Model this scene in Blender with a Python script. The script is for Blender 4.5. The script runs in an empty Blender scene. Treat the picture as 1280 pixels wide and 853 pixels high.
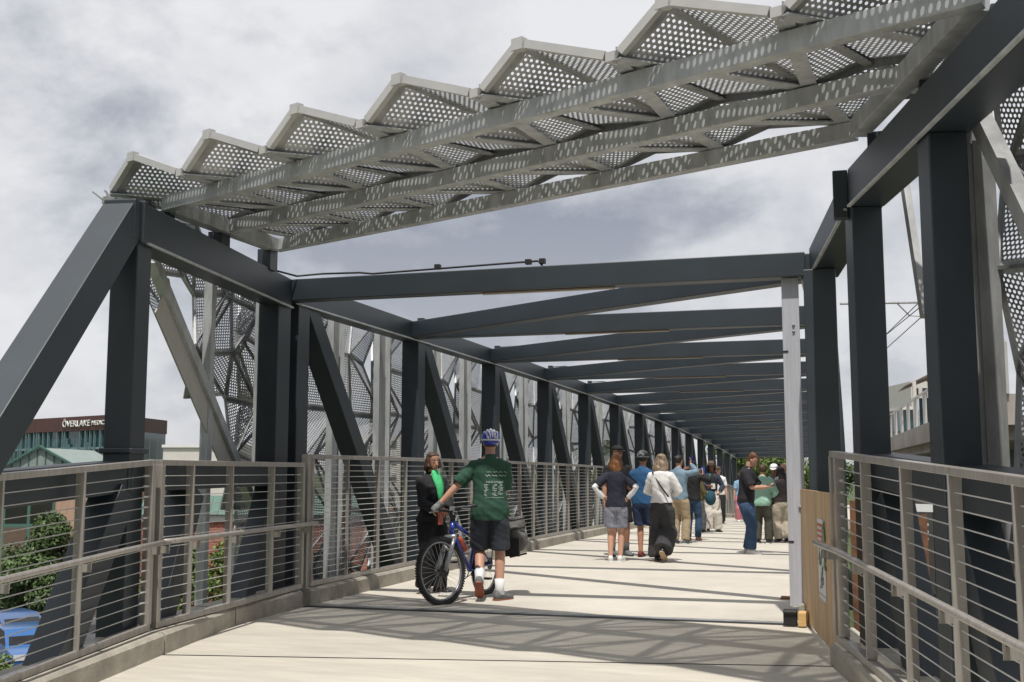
import bpy, math, random
from mathutils import Vector, Matrix
from mathutils.bvhtree import BVHTree
R=math.radians
random.seed(7)
scn=bpy.context.scene
col=scn.collection
V=Vector
# ------------------------------------------------------------------ camera
FOC=1400.0; PITCH=R(6.661); YAW=R(16.593); EYE=1.38
cd=bpy.data.cameras.new('camera'); cam=bpy.data.objects.new('camera',cd); col.objects.link(cam)
cam.location=(0,0,EYE); cam.rotation_euler=(R(90)+PITCH,0,YAW)
cd.sensor_width=36; cd.lens=36*FOC/1280; cd.clip_start=.05; cd.clip_end=6000
scn.camera=cam
CF=V((-math.sin(YAW)*math.cos(PITCH),math.cos(YAW)*math.cos(PITCH),math.sin(PITCH)))
CR=V((math.cos(YAW),math.sin(YAW),0)); CU=CR.cross(CF)
def at(x,y,D):
    "surveyed point: photo pixel seen at distance D"
    return V((0,0,EYE))+(CF+CR*((x-640)/FOC)-CU*((y-426.5)/FOC))*D
KC=.00053
def dz(y):
    "camber of the main span"
    return -KC*max(0.0,y-16)**2
# ------------------------------------------------------------------ materials
def newmat(name):
    m=bpy.data.materials.new(name); m.use_nodes=True
    nt=m.node_tree; b=nt.nodes['Principled BSDF']
    return m,nt,b
def nd(nt,typ,**kw):
    n=nt.nodes.new(typ)
    for k,v in kw.items(): setattr(n,k,v)
    return n
def mat(name,c,rough=.6,metal=0,var=.15,scale=4,bump=0,bscale=60,detail=5,c2=None,stretch=None,coat=0,spec=None,big=0):
    m,nt,b=newmat(name); L=nt.links
    tc=nd(nt,'ShaderNodeTexCoord'); src=tc.outputs['Object']
    if stretch:
        mp=nd(nt,'ShaderNodeMapping'); mp.inputs['Scale'].default_value=stretch; L.new(src,mp.inputs[0]); src=mp.outputs[0]
    n=nd(nt,'ShaderNodeTexNoise'); n.inputs['Scale'].default_value=scale; n.inputs['Detail'].default_value=detail; n.inputs['Roughness'].default_value=.65
    L.new(src,n.inputs['Vector'])
    cr=nd(nt,'ShaderNodeValToRGB'); e=cr.color_ramp.elements
    a=[x*(1-var) for x in c]; z=list(c2) if c2 else [min(1,x*(1+var)) for x in c]
    e[0].position=.32; e[1].position=.68
    e[0].color=(*a,1); e[1].color=(*z,1)
    L.new(n.outputs['Fac'],cr.inputs['Fac']); out=cr.outputs['Color']
    if big:
        n2=nd(nt,'ShaderNodeTexNoise'); n2.inputs['Scale'].default_value=.6; n2.inputs['Detail'].default_value=6
        L.new(src,n2.inputs['Vector'])
        mx=nd(nt,'ShaderNodeMix',data_type='RGBA',blend_type='MULTIPLY'); 
        r2=nd(nt,'ShaderNodeValToRGB'); r2.color_ramp.elements[0].position=.3; r2.color_ramp.elements[1].position=.7
        r2.color_ramp.elements[0].color=(1-big,1-big,1-big,1); r2.color_ramp.elements[1].color=(1,1,1,1)
        L.new(n2.outputs['Fac'],r2.inputs['Fac']); mx.inputs['Factor'].default_value=1
        L.new(out,mx.inputs['A']); L.new(r2.outputs['Color'],mx.inputs['B']); out=mx.outputs['Result']
    L.new(out,b.inputs['Base Color'])
    b.inputs['Roughness'].default_value=rough; b.inputs['Metallic'].default_value=metal
    if coat: b.inputs['Coat Weight'].default_value=coat; b.inputs['Coat Roughness'].default_value=.22
    if spec is not None: b.inputs['Specular IOR Level'].default_value=spec
    if bump:
        n3=nd(nt,'ShaderNodeTexNoise'); n3.inputs['Scale'].default_value=bscale; n3.inputs['Detail'].default_value=6
        L.new(src,n3.inputs['Vector'])
        bp=nd(nt,'ShaderNodeBump'); bp.inputs['Strength'].default_value=bump; bp.inputs['Distance'].default_value=.02
        L.new(n3.outputs['Fac'],bp.inputs['Height']); L.new(bp.outputs['Normal'],b.inputs['Normal'])
    return m
M={}
M['steel']=mat('painted_steel',(.018,.029,.039),.48,0,.18,2,.03,25,big=.25,spec=.8)
M['steel2']=mat('painted_steel_fresh',(.036,.046,.055),.45,0,.1,2,.02,25)
M['galv']=mat('galvanized_steel',(.42,.44,.445),.48,.18,.2,9,.03,40,c2=(.53,.55,.555),stretch=(1,1,.25))
M['galvd']=mat('galvanized_steel_weathered',(.30,.305,.305),.5,.25,.25,7,.03,40,stretch=(1,1,.3))
M['alum']=mat('anodised_edge',(.55,.54,.52),.45,.3,.06,8)
M['plate']=mat('beige_edge_plate',(.46,.44,.41),.6,.1,.05,6)
M['stain']=mat('brushed_stainless',(.38,.355,.325),.4,.4,.18,30,.02,120,stretch=(1,1,.08))
M['cable']=mat('steel_cable',(.70,.69,.67),.35,.4,.05,40)
M['deck']=mat('pale_concrete_deck',(.58,.54,.47),.85,0,.09,1.6,.15,45,big=.13,detail=8)
M['ramp']=mat('broomed_concrete',(.565,.525,.45),.88,0,.10,1.8,.25,60,big=.16,detail=8,stretch=(1,5,1))
M['curb']=mat('kerb_concrete',(.40,.37,.31),.85,0,.22,5,.35,30,big=.3,detail=8)
M['black']=mat('black_rubber',(.012,.012,.013),.6,0,.2,20)
M['ply']=mat('plywood',(.56,.37,.20),.7,0,.1,2.5,.1,40,stretch=(4,4,.6),c2=(.70,.49,.29),big=.1)
M['board']=mat('primed_timber',(.50,.51,.56),.6,0,.1,5,.15,20,stretch=(9,9,.4),big=.12)
M['paper']=mat('white_paper',(.75,.75,.72),.6,0,.06,10)
M['red']=mat('red_print',(.55,.12,.08),.6,0,.15,30)
M['green']=mat('green_tape',(.03,.28,.1),.6,0,.5,40)
M['grey_ink']=mat('grey_ink',(.25,.25,.25),.7,0,.3,30)
M['wood']=mat('sawn_timber',(.62,.40,.16),.7,0,.12,6,stretch=(1,8,8))
M['asphalt']=mat('asphalt',(.055,.055,.055),.9,0,.25,3,.2,80,big=.3)
M['grass']=mat('verge_grass',(.06,.09,.025),.9,0,.35,1.5,.3,30)
M['white']=mat('white_paint',(.75,.75,.74),.5,0,.04,5)
M['lamp']=mat('frosted_lens',(.38,.32,.26),.5,0,.05,5)
def perf_mat(name,c,metal,pitch=.05,rad=.0165,rough=.45):
    m,nt,b=newmat(name); L=nt.links
    uv=nd(nt,'ShaderNodeUVMap')
    dd=[]
    for off in ((0,0),(.5,.5)):
        mp=nd(nt,'ShaderNodeMapping'); mp.inputs['Scale'].default_value=(1/pitch,1/(pitch*1.732),1); mp.inputs['Location'].default_value=(off[0],off[1],0)
        L.new(uv.outputs[0],mp.inputs[0])
        fr=nd(nt,'ShaderNodeVectorMath',operation='FRACTION'); L.new(mp.outputs[0],fr.inputs[0])
        sb=nd(nt,'ShaderNodeVectorMath',operation='SUBTRACT'); sb.inputs[1].default_value=(.5,.5,0); L.new(fr.outputs[0],sb.inputs[0])
        sc=nd(nt,'ShaderNodeVectorMath',operation='MULTIPLY'); sc.inputs[1].default_value=(pitch,pitch*1.732,0); L.new(sb.outputs[0],sc.inputs[0])
        ln=nd(nt,'ShaderNodeVectorMath',operation='LENGTH'); L.new(sc.outputs[0],ln.inputs[0]); dd.append(ln.outputs['Value'])
    mn=nd(nt,'ShaderNodeMath',operation='MINIMUM'); L.new(dd[0],mn.inputs[0]); L.new(dd[1],mn.inputs[1])
    lt=nd(nt,'ShaderNodeMath',operation='LESS_THAN'); L.new(mn.outputs[0],lt.inputs[0]); lt.inputs[1].default_value=rad
    tr=nd(nt,'ShaderNodeBsdfTransparent'); ms=nd(nt,'ShaderNodeMixShader')
    L.new(lt.outputs[0],ms.inputs['Fac']); L.new(b.outputs[0],ms.inputs[1]); L.new(tr.outputs[0],ms.inputs[2])
    L.new(ms.outputs[0],nt.nodes['Material Output'].inputs['Surface'])
    n=nd(nt,'ShaderNodeTexNoise'); n.inputs['Scale'].default_value=6; n.inputs['Detail'].default_value=5
    tc=nd(nt,'ShaderNodeTexCoord'); L.new(tc.outputs['Object'],n.inputs['Vector'])
    cr=nd(nt,'ShaderNodeValToRGB'); e=cr.color_ramp.elements; e[0].position=.35;e[1].position=.7
    e[0].color=(*[x*.82 for x in c],1); e[1].color=(*[x*1.15 for x in c],1)
    L.new(n.outputs['Fac'],cr.inputs['Fac']); L.new(cr.outputs[0],b.inputs['Base Color'])
    b.inputs['Metallic'].default_value=metal; b.inputs['Roughness'].default_value=rough
    return m
M['perf']=perf_mat('perforated_sheet',(.40,.405,.405),.25,.042,.0109)
M['perfs']=perf_mat('perforated_screen_sheet',(.38,.385,.39),.25,.037,.0112)
# ------------------------------------------------------------------ mesh builder
class MB:
    def __init__(s): s.v=[]; s.f=[]; s.m=[]; s.uv={}
    def face(s,pts,mi=0,uv=None):
        i=len(s.v); s.v+= [V(p) for p in pts]; s.f.append(tuple(range(i,i+len(pts)))); s.m.append(mi)
        if uv: s.uv[len(s.f)-1]=uv
    def hexa(s,p,mi=0):
        "8 corner points: bottom 4 then top 4"
        i=len(s.v); s.v+=[V(q) for q in p]
        for f in ((3,2,1,0),(4,5,6,7),(0,1,5,4),(1,2,6,5),(2,3,7,6),(3,0,4,7)):
            s.f.append(tuple(i+k for k in f)); s.m.append(mi)
    def box(s,c,size,rz=0,mi=0):
        c=V(c); x,y,z=[q/2 for q in size]; ca,sa=math.cos(rz),math.sin(rz)
        pts=[]
        for zz in (-z,z):
            for xx,yy in ((-x,-y),(x,-y),(x,y),(-x,y)):
                pts.append(c+V((xx*ca-yy*sa,xx*sa+yy*ca,zz)))
        s.hexa(pts,mi)
    def box2(s,a,b,mi=0):
        s.box([(p+q)/2 for p,q in zip(a,b)],[abs(q-p) for p,q in zip(a,b)],0,mi)
    def bar(s,p0,p1,w,h,up=(0,0,1),mi=0,off=(0,0)):
        "rectangular bar; w sideways, h along up; off shifts (side,up)"
        p0=V(p0);p1=V(p1); d=(p1-p0).normalized(); u=V(up)
        sd=d.cross(u)
        if sd.length<1e-4: sd=d.cross(V((1,0,0)))
        sd.normalize(); uu=sd.cross(d).normalized()
        o=sd*off[0]+uu*off[1]; a=sd*(w/2); b=uu*(h/2)
        pts=[]
        for q in (p0+o,p1+o): pts.append((q-a-b,q+a-b,q+a+b,q-a+b))
        A,B=pts
        s.hexa([A[0],A[1],B[1],B[0],A[3],A[2],B[2],B[3]],mi)
    def tube(s,p0,p1,r,n=8,r2=None,mi=0,cap=True):
        s.path([p0,p1],[r,r2 if r2 is not None else r],n,mi,cap)
    def path(s,pts,r,n=8,mi=0,cap=True,closed=False):
        pts=[V(p) for p in pts]; k=len(pts)
        rr=r if isinstance(r,(list,tuple)) else [r]*k
        i0=len(s.v); prev=None
        for j,p in enumerate(pts):
            a=pts[j-1] if (j>0 or closed) else p; b=pts[(j+1)%k] if (j<k-1 or closed) else p
            d=(b-a); d=d.normalized() if d.length>1e-9 else V((0,0,1))
            if prev is None:
                t=V((0,0,1)) if abs(d.z)<.9 else V((1,0,0)); x=d.cross(t).normalized()
            else:
                x=prev-d*prev.dot(d); x=x.normalized() if x.length>1e-6 else d.orthogonal().normalized()
            prev=x; y=d.cross(x)
            for q in range(n):
                t=2*math.pi*q/n; s.v.append(p+(x*math.cos(t)+y*math.sin(t))*rr[j])
        for j in range(k if closed else k-1):
            a=i0+j*n; b=i0+((j+1)%k)*n
            for q in range(n):
                s.f.append((a+q,a+(q+1)%n,b+(q+1)%n,b+q)); s.m.append(mi)
        if cap and not closed:
            s.f.append(tuple(i0+q for q in reversed(range(n)))); s.m.append(mi)
            s.f.append(tuple(i0+(k-1)*n+q for q in range(n))); s.m.append(mi)
    def rings(s,rings,mi=0,cap=True):
        "loft of equal-length point rings"
        i0=len(s.v); n=len(rings[0])
        for r in rings: s.v+=[V(p) for p in r]
        for j in range(len(rings)-1):
            a=i0+j*n;b=a+n
            for q in range(n): s.f.append((a+q,a+(q+1)%n,b+(q+1)%n,b+q)); s.m.append(mi)
        if cap:
            s.f.append(tuple(i0+q for q in reversed(range(n)))); s.m.append(mi)
            s.f.append(tuple(i0+(len(rings)-1)*n+q for q in range(n))); s.m.append(mi)
    def prism(s,poly,vec,mi=0):
        vec=V(vec); poly=[V(p) for p in poly]; n=len(poly); i=len(s.v)
        s.v+=poly+[p+vec for p in poly]
        s.f.append(tuple(i+q for q in reversed(range(n)))); s.m.append(mi)
        s.f.append(tuple(i+n+q for q in range(n))); s.m.append(mi)
        for q in range(n): s.f.append((i+q,i+(q+1)%n,i+n+(q+1)%n,i+n+q)); s.m.append(mi)
    def sphere(s,c,r,n=10,m=7,mi=0,sc=(1,1,1)):
        c=V(c); rg=[]
        for j in range(m+1):
            t=math.pi*j/m; t=min(max(t,.02),math.pi-.02)
            rg.append([c+V((math.cos(2*math.pi*q/n)*math.sin(t)*r*sc[0],math.sin(2*math.pi*q/n)*math.sin(t)*r*sc[1],-math.cos(t)*r*sc[2])) for q in range(n)])
        s.rings(rg,mi)
    def data(s,name,mats,off=V((0,0,0)),smooth=False):
        me=bpy.data.meshes.new(name)
        me.from_pydata([tuple(p-off) for p in s.v],[],s.f)
        for m in mats: me.materials.append(m)
        me.polygons.foreach_set('material_index',s.m)
        if s.uv:
            ul=me.uv_layers.new(name='UVMap')
            for fi,uv in s.uv.items():
                for li,c in zip(me.polygons[fi].loop_indices,uv): ul.data[li].uv=c
        if smooth: me.polygons.foreach_set('use_smooth',[True]*len(me.polygons))
        me.update(); return me
    def build(s,name,mats,parent=None,smooth=False,local=False,origin=None,bevel=0):
        if not isinstance(mats,(list,tuple)): mats=[mats]
        if local: off=V((0,0,0))
        elif origin is not None: off=V(origin)
        elif parent is not None: off=wloc(parent)
        else:
            xs=[p.x for p in s.v];ys=[p.y for p in s.v]; off=V(((min(xs)+max(xs))/2,(min(ys)+max(ys))/2,min(p.z for p in s.v)))
        me=s.data(name,mats,off,smooth); o=bpy.data.objects.new(name,me); col.objects.link(o)
        if parent is not None:
            o.parent=parent
            if not local: o.location=off-wloc(parent)
        else: o.location=off
        if bevel:
            b=o.modifiers.new('bevel','BEVEL'); b.width=bevel; b.segments=2; b.limit_method='ANGLE'
        return o
def wloc(o):
    p=V(o.location)
    while o.parent: o=o.parent; p=p+V(o.location)
    return p
def tag(o,label,cat,group=None,kind=None):
    if kind: o['kind']=kind
    if label: o['label']=label
    if cat: o['category']=cat
    if group: o['group']=group
    return o
def thing(name,label,cat,loc=(0,0,0),rz=0,group=None):
    o=bpy.data.objects.new(name,None); col.objects.link(o); o.empty_display_size=.2
    o.location=loc; o.rotation_euler=(0,0,rz); return tag(o,label,cat,group)
def struct(mb,name,m,**k):
    o=mb.build(name,m,**k); o['kind']='structure'; return o
def copy_part(o,parent,loc):
    c=o.copy(); col.objects.link(c); c.parent=parent; c.location=loc; return c
def lerp(a,b,t): return V(a)*(1-t)+V(b)*t
BL=V((-5.45,7.52,0)); BR=V((.35,8.63,0))           # slope break line
bd=(BR-BL).normalized(); rp=V((bd.y,-bd.x,-.054))   # down-ramp direction
def rz_(x,y):
    "surface height on landing / ramp"
    d=(V((x,y,0))-BL).dot(V((rp.x,rp.y,0)))
    return -.054*max(0,d)
# ------------------------------------------------------------------ people
def skin(name,c): 
    m=mat(name,c,.5,0,.08,12,c2=[c[0]*1.08,c[1]*1.04,c[2]*1.04]); b=m.node_tree.nodes['Principled BSDF']; b.inputs['Subsurface Weight'].default_value=.12; b.inputs['Subsurface Radius'].default_value=(.02,.008,.004); b.inputs['Subsurface Scale'].default_value=.4; return m
def cloth(name,c,var=.12,scale=9,bump=.5,bscale=7): 
    if name in M: return M[name]
    m=mat(name,c,.85,0,var,scale,bump,bscale,detail=4); M[name]=m; return m
def hairm(name,c):
    if name in M: return M[name]
    M[name]=mat(name,c,.45,0,.45,14,.5,30,c2=[x*1.6 for x in c],stretch=(3,3,.3)); return M[name]
SK={'fair':skin('skin_fair',(.52,.30,.21)),'tan':skin('skin_tan',(.40,.21,.13)),'brown':skin('skin_brown',(.27,.13,.075))}
M['eye']=mat('eye_white',(.6,.58,.55),.2,0,.02,5); M['iris']=mat('iris',(.02,.012,.008),.15,0,.1,5); M['lip']=mat('lip',(.33,.10,.09),.45,0,.1,8)
def ering(c,rx,rf,rb=None,n=16,rot=None,pw=2.3):
    rb=rf if rb is None else rb; P=[]
    for q in range(n):
        t=2*math.pi*q/n; ct,st=math.cos(t),math.sin(t)
        x=rx*math.copysign(abs(ct)**(2/pw),ct); y=(rf if st>0 else rb)*math.copysign(abs(st)**(2/pw),st)
        P.append(V((x,y,0)))
    if rot: P=[rot@p for p in P]
    return [V(c)+p for p in P]
def ik(a,b,l1,l2,pole):
    a=V(a);b=V(b); d=b-a; L_=min(d.length,(l1+l2)*.999); 
    dn=d.normalized(); x=(l1*l1-l2*l2+L_*L_)/(2*L_); h=math.sqrt(max(0,l1*l1-x*x))
    p=V(pole); p=p-dn*p.dot(dn); p=p.normalized() if p.length>1e-5 else dn.orthogonal()
    return a+dn*x+p*h, a+dn*L_
def remesh(mb,name,m,parent,vox,smooth=4,disp=0):
    me=mb.data('tmp',[m]); o=bpy.data.objects.new('tmp',me); col.objects.link(o)
    md=o.modifiers.new('r','REMESH'); md.mode='VOXEL'; md.voxel_size=vox
    if smooth: sm=o.modifiers.new('s','SMOOTH'); sm.factor=.5; sm.iterations=smooth
    bpy.context.view_layer.update()
    me2=bpy.data.meshes.new_from_object(o.evaluated_get(bpy.context.evaluated_depsgraph_get()))
    bpy.data.objects.remove(o); me2.materials.clear(); me2.materials.append(m)
    me2.polygons.foreach_set('use_smooth',[True]*len(me2.polygons))
    if disp:
        from mathutils import noise
        cs=[v.co.copy() for v in me2.vertices]; ns=[v.normal.copy() for v in me2.vertices]; flat=[]
        for c,nn in zip(cs,ns):
            k=noise.noise(c*8+V((3,1,2)))+.8*noise.noise(V((c.x*7+c.z*5,c.y*7,c.z*17+c.x*9)))+.35*noise.noise(V((c.x*26,c.y*26,c.z*12)))
            flat.extend(c+nn*k*disp)
        me2.vertices.foreach_set('co',flat); me2.update()
    ob=bpy.data.objects.new(name,me2); col.objects.link(ob); ob.parent=parent; return ob
def limb(mb,pts,rs,n=12): mb.path(pts,rs,n)
HEADR=[(0,.020,.060,.0),(.012,.036,.072,.02),(.035,.050,.078,.045),(.065,.060,.080,.068),(.095,.066,.080,.085),(.125,.070,.082,.096),(.155,.073,.082,.100),(.185,.069,.072,.094),(.205,.058,.052,.076),(.222,.036,.028,.048),(.229,.012,.008,.02)]
def person(label,x,y,face,H=1.75,skn='fair',female=False,lean=0,legs=None,arms=None,top=None,bottom=None,shoes=None,hair=None,hat=None,head=(0,0),vox=.012,build=1.0,group=None,wide=1.0,face_parts=False,hip_shift=0,zoff=0):
    """face: direction faced, degrees ccw from +X in plan. local frame: +Y ahead, +X right"""
    z=rz_(x,y) if y<10.6 else dz(y)
    t=thing('person',label,'person',(x,y,z+zoff),R(face-90),group)
    s=H/1.75; bw=build*(.90 if female else 1.0)
    hipz=.93*s; hz=V((hip_shift,0,hipz))
    ln=R(lean); up=V((0,math.sin(ln),math.cos(ln)))
    Tm=lambda x_,y_,z_: hz+V((x_*s,0,0))+V((0,math.cos(ln),-math.sin(ln)))*y_*s+up*(z_-.93)*s
    rot=Matrix.Rotation(-ln,3,'X')
    # feet
    legs=legs or {}
    LF=legs.get('l',(-.10,0,0,0)); RF=legs.get('r',(.10,0,0,0))   # x,y, heel lift, toe-out deg
    jl={}
    for sd,Fp,sg in (('l',LF,-1),('r',RF,1)):
        hip=hz+V((sg*.092*s*bw,0,-.03*s)); ank=V((Fp[0],Fp[1]-.06*s*0,(.085+Fp[2])*s)) 
        kn,ank=ik(hip,ank,.418*s,.412*s,(sg*.08,1,0)); jl[sd]=(hip,kn,ank,Fp,sg)
    body=MB()
    # torso skin
    def torso(mb,inf,z0,z1,shoulder=True,waist=1.0,flare=1.0):
        prof=[(.82,.150,.105,.10),(.88,.168,.115,.115),(.95,.172,.118,.118),(1.03,.158*waist,.112,.108),(1.12,.150*waist,.108,.10),(1.22,.162,.115,.105),(1.32,.178,.12,.11),(1.385,.180,.11,.105),(1.43,.148,.09,.095),(1.468,.098,.066,.076),(1.50,.062,.056,.058)]
        rg=[]
        if female: prof=[(z_,a*(1.02 if z_<1 else .9 if z_<1.2 else .9),f*(1.12 if 1.2<z_<1.38 else .98),b) for z_,a,f,b in prof]
        for z_,a,f,b in prof:
            if z_<z0-.001 or z_>z1+.001: continue
            fl=flare if z_<1.0 else 1
            rg.append(ering(Tm(0,0,z_),(a*bw*fl+inf)*s,(f*build+inf)*s,(b*build+inf)*s,18,rot))
        mb.rings(rg)
    torso(body,0,.82,1.5)
    # neck + head
    ny,np_=R(head[0]),R(head[1])
    nb=Tm(0,.0,1.47); ht=Tm(0,.03,1.545)
    body.path([Tm(0,-.01,1.44),Tm(0,.005,1.50),ht+up*.03*s],[.062*s*bw,.054*s*bw,.054*s*bw],12)
    HR=Matrix.Rotation(-ln*.6,3,'X')@Matrix.Rotation(ny,3,'Z')@Matrix.Rotation(np_,3,'X')
    hp=ht
    HT=lambda p: hp+HR@(V(p)-V((0,-.0,.02)))*s
    def headloft(mb,inf,z0,z1,fr=1.0,dz_=0,back=0):
        rg=[]
        for z_,a,f,b in HEADR:
            if z_<z0-1e-4 or z_>z1+1e-4: continue
            rg.append([HT(p) for p in ering((0,0.0,z_+dz_),a+inf,(f+inf)*fr,b+inf+back,16,None,2.1)])
        mb.rings(rg)
    headloft(body,0,0,.24)
    nose=[HT((0,.078,.115)),HT((0,.092,.09)),HT((0,.104,.068)),HT((0,.085,.058))]; body.path(nose,[.008*s,.011*s,.016*s,.010*s],8)
    for sg in (-1,1): body.sphere(HT((sg*.073,-.012,.098)),.03*s,8,6,sc=(.35,.6,1))
    # legs
    for sd in 'lr':
        hip,kn,ank,Fp,sg=jl[sd]
        limb(body,[hip+V((0,0,.06*s)),lerp(hip,kn,.3),lerp(hip,kn,.8),kn,lerp(kn,ank,.3),lerp(kn,ank,.75),ank,ank-V((0,0,.04*s))],[r*s*build for r in (.082,.082,.06,.054,.056,.043,.038,.042)])
    # arms
    arms=arms or {}
    hands={}
    for sd,sg in (('l',-1),('r',1)):
        A=arms.get(sd,{}); sh=Tm(sg*.172*bw,-.005,1.388)
        tgt=A.get('hand'); tgt=V(tgt)*s if tgt is not None else sh+V((sg*.07,.06,-.53))*s
        if A.get('abs'): tgt=V(A['hand'])
        el,wr=ik(sh,tgt,.285*s,.255*s,A.get('pole',(sg*.5,-1,0)))
        limb(body,[Tm(sg*.10*bw,0,1.395),sh,lerp(sh,el,.35),el,lerp(el,wr,.3),wr],[r*s*build*(.88 if female else 1) for r in (.045,.052,.048,.039,.041,.028)])
        # hand: palm, four curled fingers, thumb
        d=(wr-el).normalized(); hd=V(A.get('dir',d)).normalized(); pn_=V(A.get('palm',(-sg,0,0))); pn_=(pn_-hd*pn_.dot(hd)); pn_=pn_.normalized() if pn_.length>1e-3 else hd.orthogonal()
        sx=hd.cross(pn_).normalized(); 
        if A.get('flip'): sx=-sx
        pc=wr+hd*.05*s
        rg=[]
        for f,w,th in ((-.01,.024,.019),(.025,.034,.016),(.06,.040,.014),(.088,.040,.012)):
            c=wr+hd*f*s; rg.append([c+sx*math.cos(q*math.pi/4)*w*s+pn_*math.sin(q*math.pi/4)*th*s for q in range(8)])
        body.rings(rg)
        cu=A.get('curl',.5)
        fr=max(.0085,vox*.85)
        for k,(o,ln_) in enumerate(((-.030,.068),(-.010,.077),(.010,.073),(.030,.058))):
            p=wr+hd*.085*s+sx*o*s; pts=[p-hd*.01]; a=0; 
            for j in range(3):
                a+=cu*(.55 if j==0 else .75); p=p+(hd*math.cos(a)+pn_*math.sin(a))*ln_*s/3*1.05; pts.append(p)
            body.path(pts,[fr*s,fr*s,fr*.92*s,fr*.75*s],6)
        tb=wr+hd*.03*s-sx*.03*s*(1 if not A.get('thumbflip') else -1); td=(hd*.75-sx*.6*(1 if not A.get('thumbflip') else -1)+pn_*.35*(1+cu)).normalized()
        body.path([tb,tb+td*.032*s,tb+(td+pn_*.3*cu).normalized()*.062*s],[.013*s,.0115*s,.009*s],6)
        hands[sd]=(sh,el,wr,hd,pn_,sx)
    bo=remesh(body,'body',SK[skn],t,vox,2)
    bo.name='body'
    # top
    def armsleeve(mb,sd,frac,inf,cuff=None):
        sh,el,wr=hands[sd][:3]; sg=-1 if sd=='l' else 1
        k=build*(.9 if female else 1)
        pts=[Tm(sg*.09*bw,0,1.395),sh]; rs=[.048*k+inf,.054*k+inf]
        if frac<=.5:
            f=frac*2; pts+=[lerp(sh,el,f*.55),lerp(sh,el,f)]; rs+=[.056*k+inf*1.3,.053*k+inf*1.7]
        else:
            f=(frac-.5)*2; pts+=[lerp(sh,el,.4),el,lerp(el,wr,f*.5),lerp(el,wr,f)]; rs+=[.053*k+inf,.046*k+inf,.044*k+inf,.034*k+inf]
        mb.path(pts,[r*s for r in rs],12)
    parts={}
    if top:
        mb=MB(); hem=top.get('hem',.88); torso(mb,top.get('inf',.016),hem-.04,1.475,flare=top.get('flare',1.03))
        for sd in 'lr': armsleeve(mb,sd,top.get('sleeve',.42),top.get('sinf',.012))
        mb.path([Tm(0,-.012,1.44),Tm(0,-.012,1.478),Tm(0,-.008,1.508)],[.098*s*bw,.080*s*bw,.066*s*bw],14)
        if top.get('collar'): mb.path([Tm(0,-.01,1.45),Tm(0,.0,1.515)],[.082*s*bw,.066*s*bw],14)
        parts['top']=remesh(mb,top.get('name','shirt'),top['m'],t,vox*.9,3,top.get('disp',.0065))
        if top.get('undersleeve'):
            mb=MB()
            for sd in 'lr': armsleeve(mb,sd,.97,.008)
            parts['sleeves']=remesh(mb,'sleeves',top['undersleeve'],t,vox,2)
        if top.get('inner'):   # open jacket: strip of inner shirt / scarf on the chest
            mb=MB(); rg=[]
            for z_,w_,f_ in top['inner_prof']: rg.append([Tm(w_*c_,f_+d_,z_) for c_,d_ in ((-1,0),(-.4,.012),(.4,.012),(1,0),(.4,-.02),(-.4,-.02))])
            mb.rings(rg); o=mb.build(top.get('inner_name','scarf'),top['inner'],t,smooth=True,local=True); parts['inner']=o
    if bottom:
        mb=MB(); torso(mb,.012,.82,1.03 if not bottom.get('high') else 1.12,flare=1.02)
        ln_=bottom.get('len',1.0); inf=bottom.get('inf',.018); fl=bottom.get('flare',1.0)
        for sd in 'lr':
            hip,kn,ank,Fp,sg=jl[sd]
            a=[hip+V((0,0,.0*s)),lerp(hip,kn,.14),lerp(hip,kn,.35)]; rs=[.070+inf*.6,.086+inf*.9,.086+inf]
            if ln_<=.5: 
                f=ln_*2; a+=[lerp(hip,kn,max(.4,f*.75)),lerp(hip,kn,f)]; rs+=[.08+inf,.075+inf*1.25]
            else:
                f=(ln_-.5)*2; a+=[lerp(hip,kn,.8),kn,lerp(kn,ank,f*.5),lerp(kn,ank,f)]; rs+=[.066+inf,.06+inf*fl,.055+inf*fl*1.15,.048+inf*fl*1.3]
            mb.path(a,[r*s*build for r in rs],14)
        parts['bottom']=remesh(mb,bottom.get('name','trousers'),bottom['m'],t,vox*.9,3,bottom.get('disp',.0065))
    # shoes
    if shoes:
        for sd in 'lr':
            hip,kn,ank,Fp,sg=jl[sd]
            lift=Fp[2]; ang=math.asin(min(.98,lift/.20)) if lift>0 else 0; to=R(Fp[3])*sg
            fd=V((math.sin(to),math.cos(to),0)); dn=V((0,0,-1))
            f=fd*math.cos(ang)+dn*math.sin(ang); u=(V((0,0,1))*math.cos(ang)+fd*math.sin(ang)); sx=f.cross(u)
            hb=ank-u*.085*s
            def ring(l,w,h0,h1): 
                c=hb+f*l*s; return [c+sx*w*s*ca+u*((h0+h1)/2+(h1-h0)/2*sa)*s for ca,sa in ((1,-.9),(1,.2),(.7,.85),(0,1),(-.7,.85),(-1,.2),(-1,-.9),(0,-1))]
            mb=MB(); mb.rings([ring(-.075,.024,.012,.075),ring(-.055,.036,.008,.10),ring(0,.041,.008,.105),ring(.05,.042,.008,.088),ring(.11,.047,.006,.062),ring(.16,.042,.008,.05),ring(.195,.022,.014,.038)])
            o=mb.build('shoe',shoes['m'],t,smooth=True,local=True)
            mb=MB(); mb.rings([ring(-.082,.028,-.0,.02),ring(-.05,.042,.0,.022),ring(.05,.046,.0,.02),ring(.11,.052,.0,.02),ring(.165,.045,.0,.02),ring(.203,.022,.004,.02)])
            mb.build('sole',shoes.get('sole',M['white']),o,local=True)
            if shoes.get('sock'):
                mb=MB(); mb.path([ank-V((0,0,.03*s)),lerp(ank,kn,.12),lerp(ank,kn,shoes.get('sockh',.3))],[.05*s,.047*s,.054*s],12); mb.build('sock',shoes['sock'],t,smooth=True,local=True)
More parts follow.
